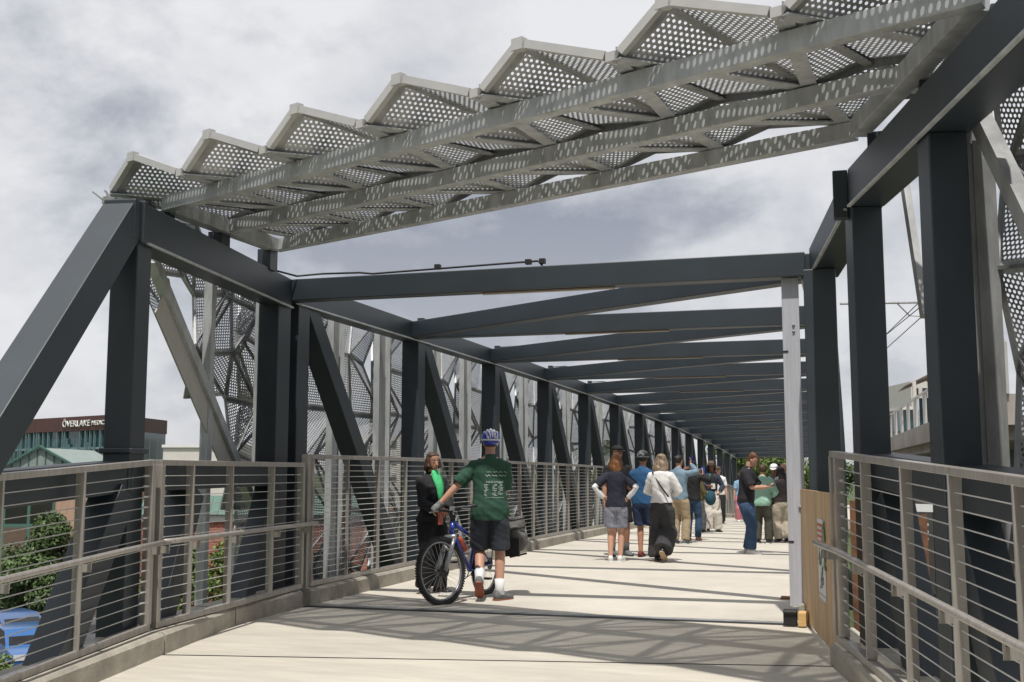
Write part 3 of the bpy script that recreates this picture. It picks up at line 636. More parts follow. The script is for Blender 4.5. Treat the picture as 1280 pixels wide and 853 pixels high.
p=person('man in white cap and grey shirt facing forward, looking down beside the mint jacket',-1.48,24.2,-95,1.58,'brown',top={'m':C_('grey_shirt',(.10,.11,.12)),'sleeve':.42},bottom={'m':C_('taupe_trousers',(.16,.14,.12)),'inf':.03},shoes={'m':shoeB,'sole':orange},hair={'m':hdark},hat={'style':'cap','m':white},head=(0,-15),arms={'r':{'hand':(.08,.32,1.1),'pole':(1,-.6,-.4)},'l':{'hand':(-.06,.32,1.1),'pole':(-1,-.6,-.4)}},face_parts=True,group=GR,vox=.014)
p=person('dark haired person mostly hidden behind the white cap, in dark clothes',-1.55,26.2,-110,1.64,'brown',top={'m':black,'sleeve':.95},bottom={'m':black},shoes={'m':shoeB},hair={'m':hdark},group=GR,vox=.016)
p=person('bald man seen only by the top of his head at the back of the group',-1.45,27.2,85,1.64,'fair',top={'m':gp,'sleeve':.42},bottom={'m':black},shoes={'m':shoeB},hair=None,group=GR,vox=.016)
p=person('woman with long black hair, dark jacket and khaki trousers next to the timber board',-1.30,23.4,112,1.50,'tan',True,legs={'l':(-.09,0,0,5),'r':(.09,.03,0,5)},top={'m':C_('dark_brown_jacket',(.022,.016,.017)),'sleeve':.95,'inf':.028,'sinf':.022,'hem':.94,'name':'jacket'},bottom={'m':C_('light_khaki',(.48,.42,.33)),'inf':.03},shoes={'m':shoeB},hair={'m':hdark,'style':'long','len':.20},group=GR,vox=.014,build=1.1)
p=person('person in black trousers just behind the khaki trousers at the right end of the group',-1.12,25.4,95,1.44,'tan',top={'m':C_('plum_top',(.10,.05,.07)),'sleeve':.95},bottom={'m':black},shoes={'m':shoeB},hair={'m':hdark},group=GR,vox=.016)
# ------------------------------------------------------------------ decks
XL=-5.4; XR=-.5
mb=MB(); ys=[10.72+ (66-10.72)*i/40 for i in range(41)]
for a,b in zip(ys,ys[1:]):
    mb.hexa([(-5.8,a,dz(a)-.25),(-.1,a,dz(a)-.25),(-.1,b,dz(b)-.25),(-5.8,b,dz(b)-.25),(-5.8,a,dz(a)),(-.1,a,dz(a)),(-.1,b,dz(b)),(-5.8,b,dz(b))])
struct(mb,'bridge_deck',M['deck'])
mb=MB(); mb.hexa([(BL.x,BL.y,-.25),(BR.x,BR.y,-.25),(.0,10.66,-.25),(-5.9,10.68,-.25),BL,BR,(.0,10.66,0),(-5.9,10.68,0)])
struct(mb,'landing_slab',M['ramp'])
mb=MB(); e=V((bd.x,bd.y,0)); s0=BL+rp*.012; s1=BR+e*2.5+rp*.012
mb.hexa([s0+rp*9-V((0,0,.25)),s1+rp*9-V((0,0,.25)),s1-V((0,0,.25)),s0-V((0,0,.25)),s0+rp*9,s1+rp*9,s1,s0])
struct(mb,'approach_ramp',M['ramp'])
mb=MB(); mb.bar(BL+rp*.006+V((.35,.07,0)),BR+rp*.006-V((.5,.1,0)),.02,.006); struct(mb,'ramp_joint',M['black'])
mb=MB(); mb.box2((-5.42,10.64,-.02),(-.42,10.745,.004)); j=struct(mb,'expansion_joint',M['black'])
mb=MB(); mb.box2((-5.55,10.74,-.2),(-.45,10.86,.006)); struct(mb,'joint_cover_plate',M['galvd'])
# ------------------------------------------------------------------ kerbs
def kerb(pts,w,h,gap=.02,zf=lambda p:0,outx=-1):
    mb=MB()
    for (a,b) in zip(pts,pts[1:]):
        a=V(a);b=V(b); d=(b-a).normalized(); n=V((d.y,-d.x,0))*outx
        a2=a+d*gap/2; b2=b-d*gap/2; za=V((0,0,h)); c=.025; sk=V((0,0,-.2))
        poly=lambda p:[p+sk,p+V((0,0,h-c)),p+n*c+za,p+n*w+za,p+n*w+sk]
        A=poly(a2);B=poly(b2); i=len(mb.v); mb.v+=A+B
        for q in range(5): mb.f.append((i+q,i+(q+1)%5,i+5+(q+1)%5,i+5+q)); mb.m.append(0)
        mb.f.append((i+4,i+3,i+2,i+1,i)); mb.m.append(0); mb.f.append(tuple(i+5+q for q in range(5))); mb.m.append(0)
    return mb
pts=[]; y=10.78
while y<62.2: pts.append((XL,y,dz(y))); y+=3.05
struct(kerb(pts,.34,.17,outx=-1),'kerb_main_left',M['curb'])
struct(kerb([(p[0]+4.93,p[1],p[2]) for p in pts[0:]],.34,.17,outx=1),'kerb_main_right',M['curb'])
kl=[(-5.42,10.66),(-5.35,9.2),(-5.03,7.62),(-4.86,5.6),(-4.70,3.6),(-4.55,1.6)]
struct(kerb([(x,y,rz_(x,y)) for x,y in kl],.42,.165,outx=1),'kerb_ramp_left',M['curb'])
kr=[(-.17,8.62),(.30,6.7),(.80,4.6),(1.3,2.6),(1.7,1.0)]
struct(kerb([(x,y,rz_(x,y)) for x,y in kr],.42,.155,outx=-1),'kerb_ramp_right',M['curb'])
# ------------------------------------------------------------------ trusses
def truss_root(lbl,loc): return thing('bridge_truss',lbl,'truss',loc)
BAY=3.62; Y0=11.09; NB=14; XC=-5.75; XCR=-.35; CB=3.22; CH=.254; CW=.26
def part(parent,name,fn,m=M['steel'],bevel=.008,origin=None):
    mb=MB(); fn(mb); return mb.build(name,m,parent,bevel=bevel,origin=origin)
def main_truss(xi,out,lbl):
    t=truss_root(lbl,(xi+out*.13,Y0,-.6))
    xm=xi+out*CW/2
    mb=MB(); rg=[]
    for i in range(NB*2+1):
        y=Y0-.1+(BAY*NB+.3)*i/(NB*2); z=CB+dz(y)
        rg.append([(xm-CW/2,y,z),(xm+CW/2,y,z),(xm+CW/2,y,z+CH),(xm-CW/2,y,z+CH)])
    mb.rings(rg); mb.build('top_chord',M['steel'],t,bevel=.01)
    mb=MB(); rg=[[(xi-out*.012+a,p[0][1],p[0][2]+b) for a,b in ((-.012,-.012),(.012,-.012),(.012,.004),(-.012,.004))] for p in rg]
    mb.rings(rg); mb.build('chord_lip',M['galv'],t)
    mb=MB(); rg2=[]
    for i in range(NB*2+1):
        y=Y0-.1+(BAY*NB+.3)*i/(NB*2); z=-.75+dz(y)
        rg2.append([(xm-CW/2,y,z),(xm+CW/2,y,z),(xm+CW/2,y,z+.3),(xm-CW/2,y,z+.3)])
    mb.rings(rg2); mb.build('bottom_chord',M['steel'],t)
    for n in range(NB+1):
        y=Y0+n*BAY; z=dz(y)
        part(t,'post',lambda b:b.box2((xm-.125,y-.02,-.5+z),(xm+.125,y+.25,CB+z)))
        part(t,'weld_seam',lambda b:b.box2((xi-out*.006-.004,y-.012,CB+z+.02),(xi-out*.006+.004,y+.006,CB+CH+z-.01)),M['galv'],0)
        if n<NB:
            y2=y+BAY
            part(t,'diagonal',lambda b:b.bar((xm,y+.3,CB+z+.05),(xm,y2-.02,-.5+dz(y2)),.235,.235,(0,1,0)))
    return t
main_truss(XC,-1,'long dark steel truss with many posts and diagonals along the left of the covered walkway')
main_truss(XCR,1,'dark steel truss along the right of the covered walkway, behind the white timber board')
# overhead bracing
t=thing('overhead_bracing','row of dark steel beams and diagonals overhead between the two long trusses','roof bracing',(-3,Y0,3.2))
for n in range(NB+1):
    y=Y0+n*BAY-.08; z=CB+dz(y)+.012
    b=part(t,'cross_beam',lambda b:b.bar((XC-.02,y,z+.125),(XCR+.02,y,z+.125),.2,.235))
    def lf(m):
        m.box2((-3.6,y-.035,z+.003),(-2.2,y+.035,z-.012)); 
    mb=MB(); lf(mb); mb.build('light_strip',M['lamp'],b)
    if n<NB:
        y2=y+BAY; z2=CB+dz(y2)+.012
        part(t,'diagonal_brace',lambda b:b.bar((XC-.02,y2-.1,z2+.118),(XCR+.02,y+.25,z+.118),.2,.215))
# conduit on first beam and on top of the chord
mb=MB(); zt=CB+CH+.01
P=[(-5.85,10.2,zt+.02),(-5.85,10.6,zt+.05),(-5.7,10.9,zt+.02),(-5.45,11.0,zt+.05),(-5.0,11.0,zt+.04),(-4.85,11.0,zt+.02),(-3.0,11.0,zt+.06),(-2.95,11.0,zt+.01)]
mb.path(P,.011,8)
for x in (-4.1,-3.1,-2.95): mb.box((x,11.0,zt+.055),(.06,.06,.05))
tag(mb.build('cable_conduit',M['black'],smooth=False),'thin black electrical conduit running along the top of the first overhead beam','conduit')
for n in (1,2,3,4):
    mb=MB(); y=Y0+n*BAY; z=CB+CH+dz(y)
    mb.box((-5.72,y,z+.035),(.09,.09,.06)); mb.path([(-5.7,y,z+.04),(-5.4,y,z+.05),(-5.2,y,z+.01)],.012,6)
    mb.box2((-5.80,y-.03,z-.02),(-5.62,y+.03,z+.01))
    tag(mb.build('junction_box',M['steel']),'small dark junction box on the left chord at the %s overhead beam from the front'%['','second','third','fourth','fifth'][n],'junction box','junction boxes on the left chord')
# near left truss ----------------------------------------------------------
JL=V((-5.78,11.02,0)); AL=V((-5.22,7.46,0)); CH2=.31; CB2=CB+CH-CH2; dl=(AL-JL).normalized(); nl=V((dl.y,-dl.x,0)); 
if nl.x>0: nl=-nl                                    # outward (left)
t=truss_root('dark steel end truss at left with one sloping end post coming down beside the ramp',(-5.6,9,-.6))
L3=lambda s,o,z: JL+dl*s+nl*o+V((0,0,z))
LN=(AL-JL).length
part(t,'top_chord',lambda b:b.bar(L3(.1,.13,CB2+CH2/2),L3(LN+.2,.13,CB2+CH2/2),CW,CH2),bevel=.01)
part(t,'chord_lip',lambda b:b.bar(L3(.1,-.012,CB2-.004),L3(LN,-.012,CB2-.004),.024,.016),M['galv'],0)
part(t,'post',lambda b:b.box2((-6.0,10.62,-1.6),(-5.76,10.9,CB)))
part(t,'gusset_plate',lambda b:b.bar(L3(LN+.06,.11,CB+CH+.008),L3(LN+.06,.11,CB2-.02),.27,.06,(dl.x,dl.y,0)))
part(t,'post',lambda b:b.bar(L3(LN-.03,.13,-2.4),L3(LN-.03,.13,CB2),.22,.24,(dl.x,dl.y,0)))
part(t,'post_collar',lambda b:b.bar(L3(LN-.03,.13,1.52),L3(LN-.03,.13,1.56),.27,.29,(dl.x,dl.y,0)))
part(t,'end_post',lambda b:b.bar(L3(LN+.12,.13,CB+CH-.13),L3(LN+2.02,.13,1.30),.25,.27))
MS=-.055
part(t,'middle_beam',lambda b:(b.bar(L3(.25,.13,1.36),L3(LN+.05,.13,1.345),.24,.24),b.bar(L3(LN+.05,.15,1.345),L3(LN+4.6,.52,1.345+MS*4.55),.24,.24)))
part(t,'lower_diagonal',lambda b:b.bar(L3(LN+.1,.13,1.22),L3(LN+1.95,.13,-1.4),.24,.25))
part(t,'lower_diagonal',lambda b:b.bar(L3(LN-1.2,.13,1.22),L3(LN+.3,.13,-1.7),.24,.25))
part(t,'lower_diagonal',lambda b:b.bar(L3(.35,.13,1.2),L3(2.2,.13,-1.6),.2,.22))
# near right truss ----------------------------------------------------------
q0=V((-.27,10.75,0)); q1=V((.058,8.56,0)); q2=V((1.44,2.65,0)); CBR=3.33; CHR=.29
t=truss_root('dark steel truss at right edge, tall square posts above the ramp railing',(.5,7,-.6))
def seg(a,b):
    d=(b-a).normalized(); n=V((d.y,-d.x,0)); n=n if n.x>0 else -n
    return lambda s,o,z: a+d*s+n*o+V((0,0,z)), (b-a).length, d
S1,l1,d1=seg(q0,q1); S2,l2,d2=seg(q1,q2)
part(t,'top_chord',lambda b:b.bar(S1(-.1,.13,CB+CH/2),S1(l1-.02,.13,CBR+CHR/2),CW,CHR),bevel=.01)
part(t,'top_chord',lambda b:b.bar(S2(.05,.13,CBR+CHR/2),S2(l2+.3,.13,CBR+CHR/2),CW,CHR),bevel=.01)
part(t,'chord_lip',lambda b:(b.bar(S1(0,-.012,CB-.004),S1(l1,-.012,CBR-.004),.024,.016),b.bar(S2(.1,-.012,CBR-.004),S2(l2,-.012,CBR-.004),.024,.016)),M['galv'],0)
part(t,'splice_plate',lambda b:b.box2((-.04,8.57,CBR-.07),(.07,8.64,CBR+CHR+.012)))
part(t,'post',lambda b:b.box2((-.335,10.45,-1.2),(-.05,10.72,CB)),M['steel2'])
for ss in (-.15,1.68,3.5):
    part(t,'post',lambda b:b.bar(S2(ss+.12,.125,-2),S2(ss+.12,.125,CBR),.22,.22,(d2.x,d2.y,0)))
part(t,'middle_beam',lambda b:b.bar(S2(-.2,.2,1.405),S2(l2,.2,1.405-.054*l2),.24,.24))
part(t,'lower_diagonal',lambda b:b.bar(S2(.2,.2,1.2),S2(1.5,.2,-1.2),.22,.24))
part(t,'lower_diagonal',lambda b:b.bar(S2(1.8,.2,1.1),S2(3.2,.2,-1.4),.22,.24))
part(t,'lower_diagonal',lambda b:b.bar(S2(1.9,.45,1.1),S2(.7,.45,-1.4),.1,.12),M['galv'])
part(t,'lower_diagonal',lambda b:b.bar(S2(3.6,.45,1.1),S2(2.3,.45,-1.4),.1,.12),M['galv'])
part(t,'end_post',lambda b:b.bar(S2(l2+.2,.13,CBR+.1),S2(l2+2.4,.13,.9),.25,.26))
# pier below the joint
for px,nm in ((-5.87,'left'),(-.2,'right')):
    mb=MB(); mb.path([(px,10.75,-6.4),(px,10.75,-1.0)],.42,24); mb.box((px,10.85,-.9),(1.1,1.2,.5))
    tag(mb.build('concrete_pier',M['curb']),'round concrete pier below the bridge joint on the %s'%nm,'pier')
# ------------------------------------------------------------------ railings
def frange(a,b,s):
    r=[]; 
    while a<b: r.append(a); a+=s
    return r
def railing(lbl,base,posts,H,nc,inward,loc,end_posts=(),zb=.17,handrail=None,cab_n=60,big=.0,posttop=0):
    """base(s)->deck point under the rail at distance s along; posts: list of s"""
    t=thing('cable_railing',lbl,'railing',loc)
    s0,s1=posts[0],posts[-1]; up=V((0,0,1))
    N=max(2,int((s1-s0)/3)+1); ss=[s0+(s1-s0)*i/(N-1) for i in range(N)]
    def sweep(z0,z1,w,m,name,extra=0):
        mb=MB(); rg=[]
        for i,s in enumerate(ss):
            p=base(s); q=base(s+.01)-p; q.z=0; q.normalize(); sd=V((q.y,-q.x,0))
            if i==0: p=p-q*extra
            if i==len(ss)-1: p=p+q*extra
            rg.append([p-sd*w/2+up*z0,p+sd*w/2+up*z0,p+sd*w/2+up*z1,p-sd*w/2+up*z1])
        mb.rings(rg); return mb.build(name,m,t,bevel=.004)
    sweep(H-.045,H,.062,M['stain'],'top_rail',.02)
    sweep(zb+.005,zb+.055,.062,M['stain'],'bottom_rail',.02)
    cache={}
    for k,s in enumerate(posts):
        p=base(s); q=base(s+.01)-p; q.z=0; q.normalize(); sd=V((q.y,-q.x,0))
        w=.07; th=.02 if s not in end_posts else .055
        o=p+up*zb
        mb=MB(); mb.bar(o+up*.05,o+up*(H-zb-.04),th,w,sd)
        key=round(math.atan2(q.y,q.x),3),th
        if key not in cache:
            po=mb.build('post',M['stain'],t,origin=o,bevel=.003); cache[key]=po
        else: po=copy_part(cache[key],t,o-wloc(t))
    for s in end_posts:
        mb=MB(); p=base(s); q=base(s+.01)-p; q.z=0; q.normalize()
        for c in range(nc):
            z=zb+.055+(H-.045-zb-.055)*(c+1)/(nc+1)
            for sg in (-1,1):
                if s0-.01<s+sg*.1<s1+.01: mb.tube(p+up*z+q*sg*.03,p+up*z+q*sg*.10,.008,8)
        if mb.v: mb.build('cable_fittings',M['cable'],t)
    if cab_n:
        for c in range(nc):
            z=zb+.055+(H-.045-zb-.055)*(c+1)/(nc+1)
            mb=MB(); mb.path([base(s)+up*z for s in ss],.0038,6); mb.build('cable',M['cable'],t,smooth=True)
    if handrail:
        hz,off,ha,hb=handrail
        hp=[]
        for s in [ha+(hb-ha)*i/8 for i in range(9)]:
            p=base(s); q=base(s+.01)-p; q.z=0; q.normalize(); sd=V((q.y,-q.x,0))*inward
            hp.append(p+sd*off+up*hz)
        mb=MB(); mb.path(hp,.022,12); mb.build('handrail',M['stain'],t,smooth=True)
        for s in posts[::1]:
            if not(ha<=s<=hb): continue
            p=base(s); q=base(s+.01)-p; q.z=0; q.normalize(); sd=V((q.y,-q.x,0))*inward
            mb=MB(); mb.bar(p+sd*.03+up*(hz-.065),p+sd*(off+.004)+up*(hz-.065),.008,.055); mb.bar(p+sd*off+up*(hz-.07),p+sd*off+up*(hz-.012),.012,.012)
            mb.build('handrail_bracket',M['stain'],t)
    return t
base=lambda s:V((-5.5,s,dz(s)))
railing('long cable railing along the left edge of the covered walkway, taller than the ramp railing',base,[10.94+.885*i for i in range(58)],1.565,19,1,(-5.5,11,0))
base=lambda s:V((-.30,s,dz(s)))
railing('cable railing along the right edge of the covered walkway behind the timber board',base,[11.6+1.77*i for i in range(28)],1.565,9,-1,(-.3,11.6,0))
PL=[V((-5.515,10.86,0)),V((-5.2,7.66,0)),V((-4.63,2.0,0))]
def base_l2(s):
    p=lerp(PL[0],PL[1],s/3.2); return p
def base_l1(s):
    p=lerp(PL[1],PL[2],s/5.65); p.z=rz_(p.x,p.y)*1.05; return p
tt=railing('short level cable railing panel at left between the corner post and the ramp',base_l2,[.14,.92,1.85,2.6,3.12],1.475,14,-1,(-5.35,9.3,0),end_posts=(.14,3.12),handrail=(.84,.1,-.08,3.2))
mb=MB(); mb.box2((-5.565,10.84,.15),(-5.485,10.93,1.565)); mb.build('corner_post',M['stain'],tt,bevel=.004)
railing('sloping cable railing at left edge of the ramp in the foreground',base_l1,[.06,1.01,1.9,2.8,3.7,4.6,5.5],1.475,14,-1,(-5.0,5,0),end_posts=(.06,),handrail=(.84,.1,-.1,5.4))
PR0=V((-.105,8.72,0)); PR1=V((.69,5.4,0)); dr=(PR1-PR0).normalized()
def base_r(s):
    p=PR0+dr*s; p.z=rz_(p.x,p.y)*.95; return p
railing('cable railing at the right edge of the ramp with round handrail and close posts',base_r,[.03,.18,.92,1.82,2.66,3.5,4.4,5.3,6.2],1.535,14,1,(.3,7,0),zb=.155,end_posts=(.03,.18),handrail=(.845,.1,-.25,6.0))
# ------------------------------------------------------------------ folded perforated panels
def tri_panel(mb,tris,rim=.034):
    "perforated triangles with a solid rim (mat 0 perforated, 1 solid)"
    for T in tris:
        a,b,c=[V(p) for p in T]
        cen=(a+b+c)/3; e=[(b-a),(c-b),(a-c)]
        area=(b-a).cross(c-a).length/2; per=sum(x.length for x in e)
        if area<1e-4: continue
        inr=2*area/per; k=max(.05,1-rim/inr); k=min(k,.97)
        A,B,C=[cen+(p-cen)*k for p in (a,b,c)]
        ux=e[0].normalized(); nz=(b-a).cross(c-a).normalized(); uy=nz.cross(ux)
        uv=lambda p:((p-a).dot(ux),(p-a).dot(uy))
        mb.face((A,B,C),0,(uv(A),uv(B),uv(C)))
        mb.face((a,b,B,A),1); mb.face((b,c,C,B),1); mb.face((c,a,A,C),1)
t=thing('canopy','slanting galvanized canopy of folded perforated panels spanning over the landing','canopy',(-2.5,8,3.47))
bz=3.66; bh=.13; bw=.10
def onz(x,y,z):
    r=at(x,y,1)-V((0,0,EYE)); return V((0,0,EYE))+r*((z-EYE)/r.z)
lines=[((205,263),(1225,4.6)),((340,279),(1121,108)),((341,314),(1067,173))]
E0=V((0,0,EYE))
def KX(p):
    k=1+.06*min(1,max(0,(p.x+5.5)/5.5)); return E0+(V(p)-E0)*k
B=[]
for l,r in lines:
    a=onz(*l,bz); b=onz(*r,bz); d=(b-a).normalized(); n=V((-d.y,d.x,0)); B.append((a+n*bw/2,b+n*bw/2,d,n))
B[0]=(B[0][0]-B[0][2]*.05,)+B[0][1:]
# extend beams so all start over the left chord and end over the right chord
la=lerp(B[0][0],B[2][0],.5)
def isect(p,d,q,e):
    # plan intersection
    den=d.x*e.y-d.y*e.x; tt_=((q.x-p.x)*e.y-(q.y-p.y)*e.x)/den; return p+d*tt_
Lq=B[0][0]; Le=(B[2][0]-B[0][0]); Rq=B[0][1]; Re=(B[2][1]-B[0][1])
b2a=isect(B[1][0],B[1][2],Lq,Le); b2b=isect(B[1][0],B[1][2],Rq,Re)
B[1]=(b2a,b2b,B[1][2],B[1][3])
for a,b,d,n in B:
    mb=MB(); mb.bar(KX(V((a.x,a.y,bz+bh/2))),KX(V((b.x,b.y,bz+bh/2))),bw,bh); mb.build('main_beam',M['galv'],t,bevel=.006)
for p,q in ((B[0][0],B[2][0]),(B[0][1],B[2][1])):
    mb=MB(); d=(q-p).normalized(); mb.bar(KX(V((p.x,p.y,bz+bh/2-.004))+d*.06),KX(V((q.x,q.y,bz+bh/2-.004))-d*.06),.13,bh); mb.build('end_beam',M['galv'],t,bevel=.006)
    for f in (.03,.5,.97):
        s=KX(V((*lerp(p,q,f).xy,bz))); rt=s.x>-2; s=s+V((.13 if rt else -.07,0,0)); zb_=(CBR+CHR if rt else CB+CH)-.02; mb=MB(); mb.box2((s.x-.075,s.y-.075,zb_),(s.x+.075,s.y+.075,s.z+.01)); mb.build('stub_post',M['steel'],t)
NK=8
zv=bz+bh+.015
F=[V((-6.115+.977*k,8.19-.382*k,zv)) for k in range(NK)]
G=[V((-2.018+.935*(k-4),7.95-.407*(k-4),zv)) for k in range(NK+1)]
H_=[V((-.84+.90*(k-5),8.34-.41*(k-5),zv)) for k in range(NK+2)]
F=[KX(q) for q in F]; G=[KX(q) for q in G]; H_=[KX(q) for q in H_]
rows=[F,G,H_]
def peaks(row,h,f=.31): return [lerp(row[k],row[k+1],f)+V((0,0,h)) for k in range(len(row)-1)]
PK=[peaks(F,.275,.31),peaks(G,.09,.38),peaks(H_,.13,.4)]
for r in (0,1):
    A_,B_=rows[r],rows[r+1]
    for k in range(NK-1):
        p=PK[r][k]
        mb=MB(); tri_panel(mb,[(A_[k],B_[k+1],p),(p,B_[k+1],A_[k+1])]); mb.build('folded_panel',[M['perf'],M['galvd']],t)
        q=PK[r+1][k]
        mb=MB(); tri_panel(mb,[(A_[k],q,B_[k]),(A_[k],B_[k+1],q)]); mb.build('folded_panel',[M['perf'],M['galvd']],t)
        # T and S valley struts, ridge angles
        mb=MB(); lo=V((0,0,-.012))
        mb.bar(A_[k]+lo,B_[k]+lo,.105,.01); mb.bar(A_[k]+lo,B_[k+1]+lo,.09,.01); 
        mb.build('valley_strut',M['galv'],t)
        mb=MB()
        for (a,b) in ((A_[k],B_[k]),(A_[k],B_[k+1])):
            mb.bar(a+V((0,0,.035)),b+V((0,0,.035)),.006,.075)
        mb.bar(lerp(p,B_[k+1],.03)-V((0,0,.02)),lerp(p,B_[k+1],.97)+V((0,0,.01)),.07,.012)
        mb.bar(lerp(A_[k],q,.05)-V((0,0,.012)),q-V((0,0,.03)),.06,.012)
        mb.bar(B_[k]+V((0,0,.02)),q-V((0,0,.02)),.006,.07); mb.bar(q-V((0,0,.02)),B_[k+1]+V((0,0,.02)),.006,.07)
        mb.build('panel_flange',M['galvd'],t)
for k in range(NK-1):
    mb=MB(); p=PK[0][k]; a=F[k]; b=F[k+1]
    mb.bar(lerp(a,p,.1),lerp(a,p,.93),.05,.055); mb.bar(lerp(p,b,.08),lerp(p,b,.9),.05,.055)
    mb.box(p-V((0,0,.01)),(.09,.06,.08),rz=-.38); mb.box(lerp(p,b,.96),(.07,.05,.06),rz=-.38)
    mb.build('edge_tube',M['alum'],t)
    mb=MB(); mb.tube(lerp(p,b,.985)+V((0,0,-.05)),lerp(p,b,.985)+V((0,0,.04)),.014); mb.build('bolt',M['galv'],t)
# small bracket sticking out at the canopy's left end
mb=MB(); p=onz(131,252,3.6); mb.bar(p,p+V((-.1,-.02,.08)),.04,.012); mb.box(p+V((.05,0,0)),(.12,.05,.05)); mb.bar(p+V((.05,0,.03)),p+V((.0,0,.09)),.03,.01); mb.build('end_bracket',M['galvd'],t)
# screens ------------------------------------------------------------------
def screen(lbl,fn,n,rows_t,ds,clip=None,relief=.2,group=None,loc=(0,0,0),posts=(),lowz=-1.5,hiz=3.1,seed=1,vclip=None):
    """fn(s,o,z): s along, o outward; folded panel wall"""
    rnd=random.Random(seed)
    t=thing('perforated_screen',lbl,'screen',loc,group=group)
    nr=len(rows_t)
    P=[[None]*(n+1) for _ in range(nr)]
    for r in range(nr):
        for k in range(n+1):
            s=k*ds+(.5*ds if r%2 else 0)-.25*ds; o=relief*(1 if (k+r)%2 else 0)+rnd.uniform(-.03,.03)
            P[r][k]=(s,o,rows_t[r]+rnd.uniform(-.08,.08))
    for r in range(nr-1):
        for k in range(n):
            a,b=P[r][k],P[r][k+1]; c,d=P[r+1][k],P[r+1][k+1]
            T=((a,b,c),(b,d,c)) if r%2 else ((a,b,d),(a,d,c))
            if clip:
                T=[x for x in T if clip(sum(p[0] for p in x)/3,sum(p[2] for p in x)/3)]
            if vclip: T=[x for x in T if all(vclip(p[0],p[2]) for p in x)]
            if not T: continue
            mb=MB(); tri_panel(mb,[[fn(*p) for p in x] for x in T],.03)
            o=mb.build('folded_panel',[M['perfs'],M['galv']],t)
            mb=MB()
            for x in T:
                for i in (0,1,2):
                    p,q=fn(*x[i]),fn(*x[(i+1)%3]); mb.bar(p,q,.03,.022)
            mb.build('panel_frame',M['galv'],t)
    for s,o,w in posts:
        mb=MB(); a=fn(s,o,lowz);b=fn(s,o,hiz); e=fn(s+.1,o,lowz)-a; e.normalize(); nn=V((e.y,-e.x,0))
        mb.bar(a,b,.012,w,e); 
        for sg in (-1,1): mb.bar(a+e*sg*(w/2-.008)+nn*.04,b+e*sg*(w/2-.008)+nn*.04,.08,.012,e)
        mb.build('channel_post',M['galv'],t,bevel=.003)
    return t
for n in range(10):
    y0=Y0+n*BAY
    z0=dz(y0+1.8)
    fn=lambda s,o,z,y0=y0,z0=z0:V((-6.42-o,y0+s,z+z0))
    screen('folded perforated metal screen panels in the %s bay outside the long left truss'%['first','second','third','fourth','fifth','sixth','seventh','eighth','ninth','tenth'][n],fn,5,[-1.3,-.6,.1,.8,1.5,2.2,2.9,3.6],.74,group='screens along the left truss',loc=(-6.5,y0,-1.3),posts=((2.0,-.12,.34),(3.5,-.12,.4),(3.85,-.05,.1)),seed=n,lowz=-1.6,hiz=3.6,relief=.15)
fn=lambda s,o,z:L3(s-.3,o+.55,z)
t=screen('tall perforated screen behind the left end truss, with a sloping galvanized edge',fn,6,[-1.2+.55*i for i in range(10)],.52,loc=(-6.2,9,-1.2),posts=((1.56,-.14,.11),(.13,-.14,.13)),lowz=-1.5,hiz=3.6,vclip=lambda s,z:(s-.3)<(.50+(z-1.51)*1.18 if z>1.3 else .35),seed=21,relief=.16)
mb=MB(); fq=lambda s,o,z:L3(s,o+.5,z); a=fq(2.62,-.08,3.23); b=fq(-.2,-.08,.85); mb.bar(a,b,.09,.10); mb.build('sloping_channel',M['galv'],t)
SZ=lambda z:.60+(z-1.51)*1.20
for i,z in enumerate([.95+.45*j for j in range(5)]):
    z2=z+.45; o1,o2=(.12,.24) if i%2 else (.24,.12)
    mb2=MB(); tri_panel(mb2,[(fq(SZ(z),.1,z),fq(SZ(z)-.8,o1,z),fq(SZ(z2),.1,z2)),(fq(SZ(z)-.8,o1,z),fq(SZ(z2)-.8,o2,z2),fq(SZ(z2),.1,z2))],.03); mb2.build('folded_panel',[M['perfs'],M['galvd']],t)
mb=MB(); e=(b-a).normalized(); u=nl.cross(e).normalized(); u=u if u.z<0 else -u
mb.bar(lerp(a,b,.1)+u*.17,lerp(a,b,.78)+u*.17,.012,.23,u); mb.build('edge_plate',M['plate'],t)
RS=1.6; fn=lambda s,o,z:S2(s,o+.5,z)
t=screen('perforated folded screen with galvanized channel outside the right truss at the frame edge',fn,6,[.75+.6*i for i in range(7)],.5,loc=(1,6,.9),lowz=-1.4,hiz=3.5,vclip=lambda s,z:s>RS-.3,seed=5,relief=.16)
mb=MB(); a=fn(RS,-.1,-1.4); b=fn(RS,-.1,3.7); mb.bar(a,b,.16,.10,(d2.x,d2.y,0)); mb.bar(a+d2*.054,b+d2*.054,.10,.006,(d2.x,d2.y,0)); mb.build('channel_post',M['galvd'],t,bevel=.006)
mb=MB(); mb.bar(fn(1.75,-.15,3.5),fn(2.75,-.15,2.3),.09,.11); mb.build('sloping_channel',M['galvd'],t)
mb=MB(); mb.bar(fn(-.33,0,3.85),fn(.12,0,2.5),.05,.08); mb.build('sloping_channel',M['galvd'],t)
